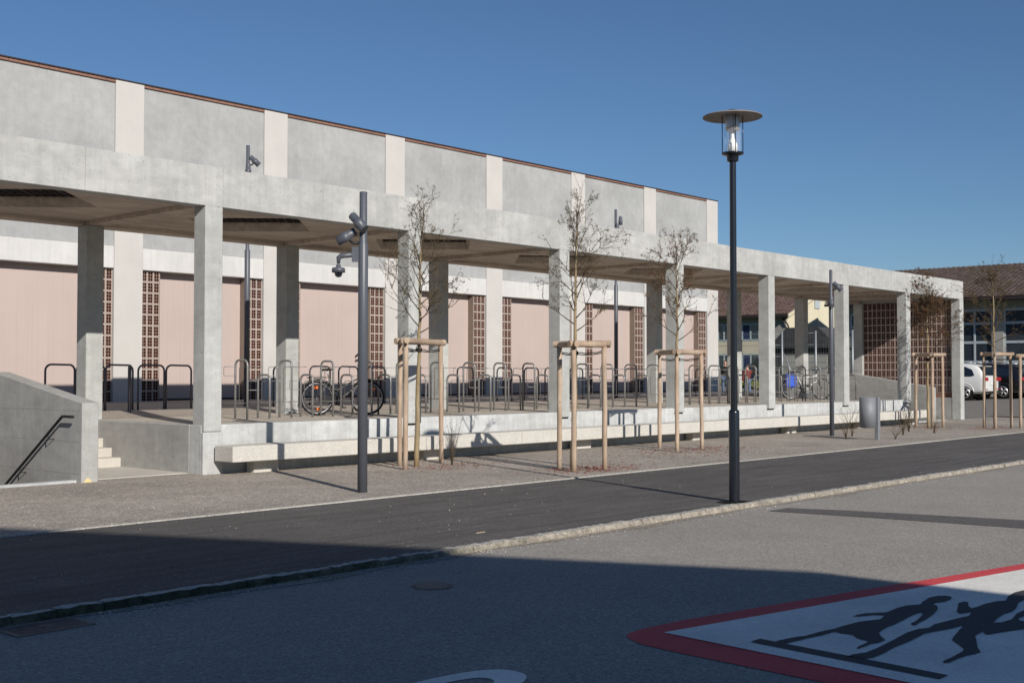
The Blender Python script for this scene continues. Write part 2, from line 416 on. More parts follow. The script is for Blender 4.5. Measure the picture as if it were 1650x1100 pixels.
# yard behind the shelter and the side parking
sl = lambda t: max(0, min(1, t)); sm = lambda t: sl(t)*sl(t)*(3-2*sl(t))
def hyard(X, Y):
    a = .80+.15*sl((Y-21)/5)
    b = .45+.65*sm((Y-28)/9)
    inner = a+(b-a)*sl((X-44)/5)
    side = .45*sl((X-46.5)/6)
    return side+(inner-side)*sm((Y-20.6)/3.5) if X > 43.29 else a
def grid(x0, x1, nx, y0, y1, ny, f, dz=0):
    mb = MB(); vs = [(x0+(x1-x0)*i/nx, y0+(y1-y0)*j/ny, f(x0+(x1-x0)*i/nx, y0+(y1-y0)*j/ny)+dz) for i in range(nx+1) for j in range(ny+1)]
    fs = [(i*(ny+1)+j, (i+1)*(ny+1)+j, (i+1)*(ny+1)+j+1, i*(ny+1)+j+1) for i in range(nx) for j in range(ny)]
    return mb.add(vs, fs)
y = MB()
for (a, b, yy) in ((-40, PX0-.2, 20.62), (PX0-.2, PX1, 23.2), (PX1, QX0-.0, 20.62), (QX0, QX1, 23.2), (QX1, 43.3, 20.62)):
    y.quad((a,yy,hyard(0,yy)), (b,yy,hyard(0,yy)), (b,27.4,.95), (a,27.4,.95))
struct('yard', y, M['yard'])
struct('parking_lot', grid(43.3, 110, 70, 16.9, 80, 64, hyard), M['parking'])
struct('side_road', grid(47, 140, 60, 11.74, 16.9, 8, lambda X, Y: .45*sl((X-46.5)/6)*sl((Y-11.9)/5)+.001), M['parking'])
# lawn bank in front of the far house
def hl(X, Y): return hyard(X, Y)+.10+.02*math.sin(X*2)+.02*math.sin(Y*3)
ln = grid(57, 68.6, 14, 31, 60, 30, hl); struct('lawn_ground', ln, M['granite'])
gr = MB()
for i in range(9000):
    X = random.uniform(57, 68.5); Y = random.uniform(31, 48); z = hl(X, Y); a = random.uniform(0, 6.28); h = random.uniform(.06,.16); w = .03
    gr.add([(X-w*math.cos(a), Y-w*math.sin(a), z-.02), (X+w*math.cos(a), Y+w*math.sin(a), z-.02), (X+random.uniform(-.04,.04), Y+random.uniform(-.04,.04), z+h)], [(0,1,2)])
tag(gr.build('lawn_grass', M['grass']), 'short yellow-green grass on the bank before the far house', 'grass', kind='stuff')

# loose stones on the gravel bed and grit on the pavement
def pebbles(name, n, xr, yr, z, smin, smax, mat, label, cat):
    mb = MB(); yr_ = yr
    for i in range(n):
        t = random.random()**1.5; X = xr[0]+(xr[1]-xr[0])*t; Y = random.uniform(*yr)
        s = random.uniform(smin, smax); r = lambda: random.uniform(.6, 1.2)*s
        vs = [(X-r(),Y,z-.001),(X,Y-r(),z-.001),(X+r(),Y,z-.001),(X,Y+r(),z-.001),(X+s*.2,Y,z+r()*.8)]
        mb.add(vs, [(0,1,4),(1,2,4),(2,3,4),(3,0,4)])
    return tag(mb.build(name, mat), label, cat, kind='stuff')
M['peb'] = ground_mat('pebble_stone', (.36,.33,.29), .5, 14, .2)
M['pebd'] = ground_mat('dark_pebble', (.17,.145,.12), .4, 14, .2)
pebbles('loose_gravel', 3600, (5, 38), (11.8, 16.4), .002, .004, .011, M['peb'], 'pale loose stones scattered over the gravel bed', 'gravel')
pebbles('dark_gravel', 6000, (5, 38), (11.8, 16.4), .002, .004, .012, M['pebd'], 'darker loose stones scattered over the gravel bed', 'gravel')
pebbles('pavement_grit', 260, (4, 25), (7.95, 11.6), Z0, .004, .012, M['peb'], 'bright grit scattered on the black asphalt pavement', 'grit')
pebbles('gutter_grit', 900, (3, 24), (7.5, 7.76), ZR+.004, .004, .012, M['peb'], 'grit lying in the gutter along the kerb', 'grit')

# ------------------------------------------------------------------ road markings, covers
zt = ZR+.004
tp = MB(); tp.poly([(x*KS, y*KS, zt) for x, y in [(13.39,7.60),(13.63,5.99),(13.77,4.62),(14.2,.5),(14.9,.5),(14.54,4.87),(14.1,6.9),(13.86,7.60)]])
struct('tar_patch', tp, M['tar'])
def rot(pts, z): return [(x*KS, y*KS, z) for x, y in pts]
sg = thing('school_warning_marking', 'large red-edged white triangle with black running children painted on the road', 'road marking', (6.3, 3.1, zt))
outer = [(6.31,4.60),(6.36,4.66),(6.45,4.70),(6.62,4.71),(7.05,4.66),(8.1,4.44),(9.12,4.22),(9.89,4.04),(11.11,3.77),(13.55,3.25),(13.75,3.10),(13.55,2.93),(6.5,1.42),(6.25,1.45),(6.12,1.62),(6.10,1.9),(6.13,3.13),(6.17,3.74),(6.19,4.1),(6.23,4.45)]
inner = [(6.60,4.53),(10.84,3.64),(13.2,3.12),(6.38,1.72),(6.43,2.8)]
MB().poly(rot(outer, zt)).build('red_border', M['rpaint'], sg)
MB().poly(rot(inner, zt+.004)).build('white_field', M['wpaint'], sg)
girl = [(9.1,3.59),(8.98,3.56),(8.87,3.56),(8.8,3.59),(8.71,3.58),(8.67,3.53),(8.55,3.48),(8.34,3.43),(8.15,3.4),(8.01,3.39),(7.91,3.37),(7.89,3.39),(7.94,3.42),(8.06,3.43),(8.24,3.47),(8.31,3.49),(8.36,3.53),(8.22,3.53),(8.05,3.51),(7.83,3.49),(7.7,3.49),(7.53,3.46),(7.44,3.41),(7.34,3.33),(7.24,3.33),(7.19,3.35),(7.09,3.35),(7.0,3.35),(7.0,3.365),(7.07,3.38),(7.21,3.385),(7.24,3.41),(7.27,3.49),(7.35,3.56),(7.34,3.64),(7.36,3.69),(7.21,3.7),(7.05,3.73),(6.97,3.74),(6.83,3.76),(6.84,3.84),(7.01,3.81),(7.12,3.77),(7.29,3.76),(7.45,3.73),(7.54,3.73),(7.76,3.71),(7.94,3.64),(8.09,3.67),(8.05,3.74),(7.96,3.78),(7.9,3.82),(7.97,3.83),(8.06,3.81),(8.2,3.71),(8.4,3.72),(8.54,3.71),(8.65,3.65),(8.77,3.68),(8.96,3.71),(9.07,3.69),(9.12,3.64)]
boy = [(8.89,3.46),(8.97,3.45),(8.97,3.42),(8.82,3.36),(8.75,3.31),(8.84,3.3),(9.0,3.3),(9.15,3.27),(9.22,3.23),(9.41,3.28),(9.62,3.3),(9.75,3.28),(9.85,3.21),(9.72,3.14),(9.55,3.12),(9.43,3.14),(9.35,3.14),(9.19,3.13),(8.97,3.07),(8.83,3.05),(8.67,3.06),(8.5,3.04),(8.35,3.01),(8.39,2.97),(8.55,2.955),(8.78,3.0),(8.93,3.0),(8.95,2.985),(8.85,2.95),(8.72,2.93),(8.6,2.93),(8.54,2.9),(8.52,2.82),(8.34,2.76),(8.1,2.85),(7.93,2.90),(7.96,2.93),(8.02,2.96),(7.85,2.95),(7.74,2.9),(7.52,2.81),(7.41,2.75),(7.33,2.76),(7.27,2.78),(7.15,2.79),(7.02,2.79),(6.98,2.81),(7.03,2.83),(7.16,2.83),(7.35,2.84),(7.43,2.86),(7.62,3.01),(7.72,3.04),(7.9,3.08),(8.13,3.13),(7.97,3.15),(7.79,3.2),(7.7,3.22),(7.41,3.2),(7.17,3.2),(6.97,3.18),(6.84,3.18),(6.76,3.21),(6.75,3.31),(6.83,3.31),(6.93,3.27),(7.07,3.27),(7.34,3.29),(7.65,3.32),(7.8,3.31),(7.89,3.27),(8.02,3.29),(8.38,3.24),(8.46,3.22),(8.62,3.26),(8.5,3.3),(8.55,3.34),(8.69,3.39)]
MB().poly(rot(girl, zt+.008)).build('girl_figure', M['kpaint'], sg)
MB().poly(rot(boy, zt+.008)).build('boy_figure', M['kpaint'], sg)
MB().poly(rot([(6.72,3.95),(6.84,3.95),(6.72,2.68),(6.60,2.68)], zt+.008)).build('base_bar', M['kpaint'], sg)
# digit of a speed marking: only its rounded top enters the picture
dg = MB(); n = 40; cx, cy, a1, b1 = 4.15, 4.44, .90, .27
for i in range(n):
    t0, t1 = 2*math.pi*i/n, 2*math.pi*(i+1)/n
    P_ = lambda t, a, b: (cx+a*math.copysign(abs(math.cos(t))**.8, math.cos(t)), cy+b*math.copysign(abs(math.sin(t))**.8, math.sin(t))+.02*(math.cos(t)), zt)
    dg.quad(P_(t0, a1, b1), P_(t1, a1, b1), P_(t1, a1-.22, b1-.12), P_(t0, a1-.22, b1-.12))
tag(dg.build('road_number', M['wpaint']), 'rounded end of a white number painted on the shaded road', 'road marking')
mh = MB(); mh.lathe([(0,0),(.135,0),(.135,-.01)], (6.64, 6.75, zt+.002), 24, sm=False); mh.lathe([(.145,-.001),(.165,-.001)], (6.64,6.75,zt+.002), 24, 0)
tag(mh.build('valve_cover', M['cast']), 'small round iron cover set in the shaded road', 'cover')
gt = thing('storm_drain', 'slotted iron drain grate beside the kerb in the shaded gutter', 'drain', (3.9, 7.72, ZR))
fr = MB(); x0, x1, y0, y1 = 3.60, 4.14, 7.39, 7.71; z = ZR+.010
fr.box(x0, x1, y0, y0+.02, ZR-.05, z); fr.box(x0, x1, y1-.02, y1, ZR-.05, z); fr.box(x0, x0+.03, y0+.02, y1-.02, ZR-.05, z); fr.box(x1-.03, x1, y0+.02, y1-.02, ZR-.05, z)
fr.build('frame', M['cast'], gt); MB().box(x0+.005, x1-.005, y0+.005, y1-.005, ZR+.0055, ZR+.0080).build('shaft', M['dark'], gt)
MB().lathe([(.02,.001),(.045,.001),(.045,-.02)], (3.87, 7.55, z+.002), 16, sm=False).build('lifting_eye', M['cast'], gt)
for i in range(9):
    yy = y0+.036+i*.030; MB().box(x0+.031, x1-.031, yy, yy+.016, ZR+.0082, z-.0004).build('bar', M['cast'], gt)

# ------------------------------------------------------------------ bicycle shelter (long concrete canopy)
XC = [6.6+4.53*i for i in range(9)]; XC[8] = 42.95
YF, YB, CW = 16.55, 20.3, .335
ZT = 5.01; ZS = 4.36
sh = thing('bicycle_shelter', 'long flat-roofed concrete shelter on square columns sheltering the bicycle stands', 'shelter', (25, 18.5, 0))
cf = MB().cbox(0, CW, 0, .33, .69, 4.362, .012).build('column', M['column'], loc=(0,0,0)); cf.parent = sh
cf.location = (XC[0]-25, YF-18.5, 0)
for i in range(1, 9):
    if i == 8: o = MB().cbox(0, CW, 0, .33, .0, 4.362, .012).build('column', M['column']); o.parent = sh; o.location = (XC[8]-25, YF-18.5, 0)
    else: inst(cf, 'column', (XC[i], YF, 0), sh)
cb = MB().cbox(0, CW, 0, .36, .75, 4.362, .012).build('column', M['column']); cb.parent = sh; cb.location = (XC[0]-25, YB-18.5, 0)
for i in range(1, 9): inst(cb, 'column', (XC[i], YB, 0), sh)
# fascia panels with open joints
def fpan(a, b, y0, y1): return MB().cbox(a+.001, b-.001, y0+random.uniform(-.002,.002), y1, ZS+random.uniform(-.003,.001), ZT+random.uniform(-.006,.006), .006)
X0, X1 = 2.2, 43.27
cuts = [X0]
for i in range(9):
    if i and i: cuts += [XC[i-1]+CW+(XC[i]-XC[i-1]-CW)*.5]
    cuts += [XC[i]]+([XC[i]+CW] if i < 8 else [])
cuts[-1] = XC[8]-.02; cuts.append(X1)
for a, b in zip(cuts[:-1], cuts[1:]): fpan(a, b, YF, YF+.26).build('fascia_panel', M['fascia'], sh)
MB().box(X0+.01, X1-.01, YF+.262, YF+.30, ZS+.002, ZT-.02).build('edge_beam', M['fascia'], sh)
MB().cbox(X0, X1, 20.42, 20.78, ZS-.001, ZT, .012).build('edge_beam', M['soffit'], sh)
MB().cbox(X1-.26, X1, YF+.305, 20.415, ZS, ZT-.004, .01).build('edge_beam', M['fascia'], sh)
# roof slab pieces: soffit with a diamond opening in each bay, splayed up to a clay grille
def slab(xa, xb):
    mb = MB(); y0, y1 = YF+.302, 20.418; z = 4.44
    cxm = xa+2.4; cy = 18.62; h = 1.40; zt_ = 4.585; ht = 1.32
    o = [(xa,y0),(xb,y0),(xb,y1),(xa,y1)]
    d = [(cxm,cy-h),(cxm+h,cy),(cxm,cy+h),(cxm-h,cy)]      # S E N W
    dt = [(cxm,cy-ht),(cxm+ht,cy),(cxm,cy+ht),(cxm-ht,cy)]
    V = [(x,y,z) for x,y in o]+[(x,y,z) for x,y in d]+[(x,y,zt_) for x,y in dt]+[(x,y,4.97) for x,y in dt]+[(x,y,4.97) for x,y in o]
    f = [(0,4,7,3),(0,1,5,4),(1,2,6,5),(2,3,7,6)]
    f = [(0,7,3),(0,4,7),(0,1,4),(1,5,4),(1,2,5),(2,6,5),(2,3,6),(3,7,6)]
    for k in range(4): f.append((4+k, 4+(k+1)%4, 8+(k+1)%4, 8+k)); f.append((8+k, 8+(k+1)%4, 12+(k+1)%4, 12+k))
    t = 16
    f += [(t+0,12+3,t+3),(t+0,12+0,12+3),(t+0,t+1,12+0),(t+1,12+1,12+0),(t+1,t+2,12+1),(t+2,12+2,12+1),(t+2,t+3,12+2),(t+3,12+3,12+2)]
    mb.add(V, f); return mb, (cxm, cy, ht)
bays = [(X0+.0, XC[0])]+[(XC[i], XC[i+1]) for i in range(8)]
q = math.sqrt(.5)
gbar = {}
for bi, (a, b) in enumerate(bays):
    xa = (a if bi == 0 else a+CW); xb = b
    mb, (cxm, cy, ht) = slab(a if bi else XC[0]-4.53, b) if False else slab(a, b)
    mb.build('roof_slab', M['soffit'], sh)
    if bi > 0: MB().box(a+.02, a+CW-.02, YF+.306, 20.414, ZS+.003, 4.437).build('cross_beam', M['soffit'], sh)
    MB().extr([(cxm,cy-ht-.02,4.955),(cxm+ht+.02,cy,4.955),(cxm,cy+ht+.02,4.955),(cxm-ht-.02,cy,4.955)], (0,0,.03)).build('opening_cover', M['soffit'], sh)
    # dark grille bars along the two diagonals
    side = ht*math.sqrt(2)-.02
    for fam in (0, 1):
        nb = 13
        for k in range(nb):
            t = -side/2+side*(k+.5)/nb
            thick = k % 4 == 2
            key = (fam, thick)
            if key not in gbar:
                w = .014 if thick else .006; zz = 4.598+.001*fam
                gbar[key] = MB().box(-side/2, side/2, -w, w, zz, zz+(.05 if thick else .03)-.002*fam).build('grille_bar', M['flash']); o = gbar[key]; o.parent = sh
            else: o = bpy.data.objects.new('grille_bar', gbar[key].data); COL.objects.link(o); o.parent = sh
            an = math.pi/4 if fam == 0 else -math.pi/4
            nx, ny = -math.sin(an), math.cos(an)
            o.location = (cxm+nx*t-25, cy+ny*t-18.5, 0); o.rotation_euler = (0, 0, an)
# plinth
pl = thing('platform_wall', 'low pale concrete plinth wall carrying the raised bicycle platform', 'wall', (25, 16.8, 0))
cuts = [11.12, 13.4, 15.63, 18.0, 20.18, 22.5, 24.71, 27, 29.24, 31.5, 33.77, 36.2, 38.65]
for a, b in zip(cuts[:-1], cuts[1:]): MB().cbox(a+.002, b-.002, 16.62, 16.95, -.1, .80, .012).build('plinth_panel', M['plinth'], pl)
MB().cbox(11.118, 11.5, 16.56, 16.617, -.1, .685, .008).build('plinth_pier', M['plinth'], pl)
MB().cbox(11.12, 11.40, 16.955, 23.2, -2, .80, .012).build('side_panel', M['wallc'], pl)
MB().cbox(38.35, 38.648, 16.955, 23.2, -2, .80, .012).build('side_panel', M['wallc'], pl)
for i in range(2, 8): MB().box(XC[i]-.01, XC[i]+CW+.01, 16.605, 16.618, .66, .688).build('column_joint', M['dark'], pl)
MB().cbox(42.96, 43.27, 16.89, 20.8, -.1, .80, .012).build('side_panel', M['wallc'], pl)
pf = MB(); sheet(pf, 11.40, 38.35, 16.95, 20.62, .797); sheet(pf, -20, PX0-.25, 16.95, 20.62, .797); struct('platform_floor', pf, M['platform'])
MB().cbox(-20, PX0-.25, 16.62, 16.95, -.1, .80).build('plinth_panel', M['plinth'], pl)
# bench
bn = thing('long_bench', 'very long pale washed-concrete bench slab along the plinth wall', 'bench', (25, 16.3, 0))
for a, b in ((11.30, 18.3), (18.31, 25.6), (25.61, 32.3), (32.31, 38.66)): MB().cbox(a, b, 16.0, 16.50, .215, .47, .010).build('seat_slab', M['bench'], bn)
for xx in (11.95, 15.85, 20.5, 25.1, 29.85, 34.3, 38.0): MB().cbox(xx, xx+.5, 16.33, 16.54, -.02, .213, .006).build('leg', M['bench'], bn)

# ------------------------------------------------------------------ stairs and parapets (left and right modules)
def stair_module(x0, label_w, label_s, chalk=False, rail=True):
    w = thing('stair_parapet', label_w, 'wall', (x0+.13, 17.0, 0))
    prof = [(16.7,-2.2),(16.7,1.19),(19.6,1.66),(23.0,1.66),(23.0,-2.2)]
    bm = bmesh.new(); vs = [bm.verts.new((x0, y, z)) for y, z in prof]+[bm.verts.new((x0+.27, y, z)) for y, z in prof]
    n = 5
    bm.faces.new(vs[:n]); bm.faces.new(vs[n:][::-1])
    for i in range(n): bm.faces.new((vs[(i+1)%n], vs[i], vs[n+i], vs[n+(i+1)%n]))
    bmesh.ops.recalc_face_normals(bm, faces=bm.faces); bmesh.ops.bevel(bm, geom=list(bm.edges), offset=.01, segments=1, affect='EDGES'); bm.verts.index_update()
    mb = MB(); mb.add([v.co[:] for v in bm.verts], [[v.index for v in f.verts] for f in bm.faces]); bm.free()
    mb.build('wall_body', M['wallc'], w)
    # formwork joints, slightly recessed dark lines on both sides
    for zz in (-.35, .12, .60, 1.07): MB().box(x0-.0015, x0+.001, 16.74, 22.9, zz, zz+.004).build('formwork_joint', M['joint'], w)
    if rail:
        r = MB(); pts = [(x0-.10, 16.78, .985), (x0-.10, 17.11, .985)]
        for k in range(9): pts.append((x0-.10, 17.11+k*.55, .985-k*.345))
        pts = [pts[0], pts[1]]+pts[3:]
        r.tube(pts, .022, 8); ro = r.build('handrail', M['bblack'], w)
        for k in (1.3, 4.0, 6.6):
            yy = 17.11+k*.55*.6; zz = .985-k*.345*.6
            MB().tube([(x0-.10, yy, zz-.02), (x0-.10, yy, zz-.09), (x0+.004, yy, zz-.09)], .008, 6).build('bracket', M['bblack'], w)
    if chalk:
        MB().add([(x0+.03,16.697,.0),(x0+.17,16.697,.0),(x0+.15,16.697,.035),(x0+.10,16.697,.075),(x0+.06,16.697,.04)], [(0,1,2,3,4)]).build('stain', M['chalk'], w)
    st = thing('stairs', label_s, 'stairs', (x0+1.2, 19.5, 0))
    xa, xb = x0+.272, x0+2.018
    MB().box(xa, xb, 17.0, 19.05, -.1, .012).build('landing', M['step'], st)
    for k in range(5):
        yy = 19.05+.30*k
        MB().cbox(xa, xb, yy, yy+(.298 if k < 4 else .4), -.1+k*.001, .012+.158*(k+1) if k < 4 else .80, .008).build('step', M['step'], st)
    return w
stair_module(9.1, 'grey concrete stair wall with sloping top and black handrail at left edge', 'pale concrete steps between the handrail wall and the left end of the plinth', True)
stair_module(40.8, 'grey concrete stair wall with sloping top beside the lattice at the far right', 'pale concrete steps before the lattice end wall at the far right', False, False)
def pit(x0, x1, label):
    p = thing('basement_stairs', label, 'stairs', ((x0+x1)/2, 18, 0))
    MB().cbox(x0-.2, x1-.003, 16.83, 17.0, -2, .03, .01).build('kerb_wall', M['plinth'], p)
    for k in range(9): MB().box(x0+.01, x1-.01, 17.02+.3*k, 17.02+.3*(k+1)-.002, -2.2, -.17-.175*(k+1)).build('step', M['wallc'], p)
    MB().box(x0-.2, x0+.005, 17.02, 23.2, -2.2, .80).build('pit_wall', M['wallc'], p)
    MB().box(x0-.2, x1, 23.02, 23.2, -2.2, .80).build('pit_wall', M['wallc'], p)
    MB().box(x0, x1, 19.9, 23.0, -2.2, -1.9).build('pit_floor', M['wallc'], p)
pit(PX0, PX1, 'sunken basement stair well behind a low white kerb at left edge')
pit(QX0+.0, QX1, 'sunken basement stair well at the right end of the plinth')

# ------------------------------------------------------------------ clay lattice blocks
BW, BH, BD = .178, .28, .14
def block(depth=BD, w=BW, h=BH, m=.014):
    """hollow clay block, 2 x 3 cells, front at y=0, in x 0..w, z 0..h (with mortar margin m)"""
    mb = MB(); x0, x1, z0, z1 = m, w-m, m, h-m
    t, u = .012, .008
    xs = [x0, x0+t, (x0+x1)/2-u/2, (x0+x1)/2+u/2, x1-t, x1]
    zs = [z0, z0+t]
    for k in (1, 2):
        zc = z0+(z1-z0)*k/3; zs += [zc-u/2, zc+u/2]
    zs += [z1-t, z1]
    def idx(i, j): return i*len(zs)+j
    vs = [(x, 0, z) for x in xs for z in zs]; fs = []; mi = []
    solid = lambda i, j: not (i % 2 == 1 and j % 2 == 1)
    nb = len(vs); vs2 = vs+[(x, depth, z) for x in xs for z in zs]
    mb.v = vs2
    for i in range(5):
        for j in range(7):
            a, b, c, d = idx(i,j), idx(i+1,j), idx(i+1,j+1), idx(i,j+1)
            if solid(i, j): mb.f.append([a,b,c,d]); mb.m.append(0); mb.smooth.append(False)
            else:
                for p, r in ((a,b),(b,c),(c,d),(d,a)): mb.f.append([p, r, r+nb, p+nb]); mb.m.append(1); mb.smooth.append(False)
    # outer sides
    for p, r in ((idx(0,0), idx(5,0)), (idx(5,0), idx(5,7)), (idx(5,7), idx(0,7)), (idx(0,7), idx(0,0))):
        mb.f.append([r, p, p+nb, r+nb]); mb.m.append(1); mb.smooth.append(False)
    return mb
BLK = block(); blkme = None
def mortar_grid(nx, nz, w=BW, h=BH, depth=BD):
    mb = MB(); W_, H_ = nx*w, nz*h
    for i in range(nx+1): mb.box(max(0,i*w-.0138), min(W_,i*w+.0138), .004, depth-.004, 0, H_)
    for j in range(nz+1):
        for i in range(nx):
            mb.box(i*w+.0139, (i+1)*w-.0139, .005, depth-.005, max(0,j*h-.0138), min(H_,j*h+.0138))
    return mb

# ------------------------------------------------------------------ sports hall
HX = [15.70-4.57*3+4.57*i for i in range(10)]     # left edges of pilasters (1.99 ... 43.13)
HX[9] = 43.10
HY = 27.3; HT = 9.03; HB = .93
hall = thing('sports_hall', 'long hall with grey concrete panels, pink infills and pale pilasters behind the shelter', 'building', (24, 30, .9))
hw = .80; XE = 43.95
for i, xp in enumerate(HX):
    b = xp+hw if i < 9 else XE
    MB().cbox(xp, b, HY, HY+.5, HB, HT+.015, .006).build('pilaster', M['pilaster'], hall)
nblk = 0; restb = MB(); first = [None]
strips = []
for i in range(9):
    a, b = HX[i]+hw, HX[i+1]
    MB().box(a+.006, b-.006, HY+.045, HY+.4, 4.86, HT-.055).build('upper_panel', M['panel'], hall)
    MB().cbox(a+.006, b-.006, HY-.0, HY+.4, 4.29, 4.85, .012).build('lintel', M['lintel'], hall)
    MB().box(a+.55, b-.55, HY+.33, HY+.40, HB+.07, 4.288).build('pink_panel', M['pink'], hall)
    for k in (1, 2): MB().box(a+.55+(b-a-1.1)*k/3-.004, a+.55+(b-a-1.1)*k/3+.004, HY+.326, HY+.331, HB+.07, 4.285).build('panel_joint', M['pink'], hall)
    for jx in (a+.541, b-.559): MB().box(jx, jx+.018, HY+.10, HY+.36, HB+.07, 4.287).build('jamb', M['jamb'], hall)
    MB().box(a, b, HY+.28, HY+.5, HB-.05, HB+.065).build('base_strip', M['flash'], hall)
    MB().box(a, b, HY+.95, HY+1.0, HB, 4.5).build('window_void', M['dark'], hall)
    # copings of clay along the roof edge
    L = b-a; nn = 15; w = L/nn
    cm = MB().cbox(.004, w-.004, 0, .3, .03, .085, .006).build('coping_brick', M['coping']) if i == 0 else cm
    for k in range(nn):
        if i == 0 and k == 0: cm.parent = hall; cm.location = (a-24, HY-.005-30, HT-.083-.9)
        else: inst(cm, 'coping_brick', (a+w*k, HY-.005, HT-.083), hall)
    strips += [(b-3*BW-.004, i*2+1), (a+.004, i*2)]
MB().box(HX[0]-.02, XE+.02, HY-.018, HY+.5, HT+.017, HT+.05).build('roof_flashing', M['flash'], hall)
MB().box(HX[0], XE, HY+.5, 52, HB, HT-.1).build('rear_volume', M['panel'], hall)
strips.sort()
NZ = 12; cnt = 0
grid_o = None
for sx, _ in strips:
    if sx < 14: continue
    yy = HY+.09; z0 = 4.285-NZ*BH
    fr = mortar_grid(3, NZ)
    if grid_o is None:
        go = fr.build('lattice_frame', M['mortar']); go.parent = hall; go.location = (sx-24, yy-30, z0-.9); grid_o = go
    else: go = inst(grid_o, 'lattice_frame', (sx, yy, z0), hall)
    MB().box(sx, sx+3*BW, yy+.01, yy+.13, HB, z0-.001).build('lattice_base', M['flash'], hall)
    for i in range(3):
        for j in range(NZ):
            lx, lz = i*BW, j*BH
            if cnt < 288:
                if blkme is None:
                    o = BLK.build('clay_block', [M['terraf'], M['terra']]); blkme = o.data
                else: o = bpy.data.objects.new('clay_block', blkme); COL.objects.link(o)
                o.parent = go; o.location = (lx, random.uniform(-.002, .002), lz)
            else:
                b0 = len(restb.v); restb.v += [(p[0]+sx+lx, p[1]+yy, p[2]+z0+lz) for p in BLK.v]
                restb.f += [[b0+k for k in f] for f in BLK.f]; restb.m += BLK.m; restb.smooth += BLK.smooth
            cnt += 1
if restb.v: tag(restb.build('distant_clay_blocks', [M['terraf'], M['terra']], hall), kind='stuff')

# lattice end wall of the shelter, across the street direction
lw = thing('lattice_wall', 'dark red clay lattice wall closing the right end of the shelter', 'wall', (43.05, 20.3, .8))
NYc, NZc = 19, 12; z0 = .98
fr = mortar_grid(NYc, NZc); go = fr.build('lattice_frame', M['mortar']); go.parent = lw
go.rotation_euler = (0, 0, -math.pi/2); go.location = (0, 0, z0-.8)
for i in range(NYc):
    for j in range(NZc):
        if i == 15 and j > 0: pass
        o = bpy.data.objects.new('clay_block', blkme); COL.objects.link(o); o.parent = go; o.location = (i*BW, random.uniform(-.003,.003), j*BH)
MB().box(43.06, 43.2, 16.91, 20.29, .801, .978).build('lattice_sill', M['coping'], lw)

# ------------------------------------------------------------------ lamps, poles
lp = thing('street_lamp', 'tall black street lamp with flat disc shade on the asphalt pavement', 'street lamp', (13.26, 8.01, 0))
b = (13.26, 8.01)
MB().lathe([(.068,0),(.068,1.13),(.064,1.155),(.045,1.17)], (*b,0), 20).build('base_sleeve', M['lampblk'], lp)
MB().lathe([(.045,1.1),(.042,4.38),(.042,4.41)], (*b,0), 16).build('pole', M['lampblk'], lp)
m = MB(); m.lathe([(.042,4.33),(.07,4.34),(.075,4.36),(.075,4.41),(.11,4.42),(.14,4.43),(.14,4.45),(.0,4.455)], (*b,0), 24); m.build('collar', M['lampblk'], lp)
MB().lathe([(.106,4.455),(.106,4.90)], (*b,0), 24).build('glass_cylinder', M['glass'], lp)
MB().lathe([(.0,4.456),(.062,4.456),(.062,4.55),(.055,4.575),(.035,4.60),(.022,4.65),(.018,4.72),(.0,4.72)], (*b,0), 18).build('lamp_bulb', M['opal'], lp)
MB().lathe([(.0,4.70),(.030,4.70),(.030,4.735),(.088,4.74),(.09,4.80),(.09,4.93)], (*b,0), 20).build('reflector', M['chrome'], lp)
d = MB(); d.lathe([(.0,4.955),(.10,4.95),(.36,4.925),(.379,4.915),(.379,4.905),(.36,4.908),(.10,4.925),(.0,4.93)], (*b,0), 48); d.build('disc_shade', M['lampdisc'], lp)
MB().lathe([(.105,4.945),(.11,4.96),(.10,4.985),(.06,5.0),(0,5.0)], (*b,0), 24).build('cap', M['lampblk'], lp)
for k in range(4):
    a = k*math.pi/2+AZ+.1; x, y = b[0]+.135*math.cos(a), b[1]+.135*math.sin(a)
    MB().tube([(x,y,4.44),(x,y,4.94)], .0065, 6).build('guard_rod', M['lampblk'], lp)
MB().poly([(b[0]-.30,b[1]-.10,.004),(b[0]-.05,b[1]-.17,.004),(b[0]+.16,b[1]-.15,.004),(b[0]+.20,b[1]+.08,.004),(b[0]-.02,b[1]+.16,.004),(b[0]-.24,b[1]+.13,.004)]).build('base_patch', M['dark'], lp)

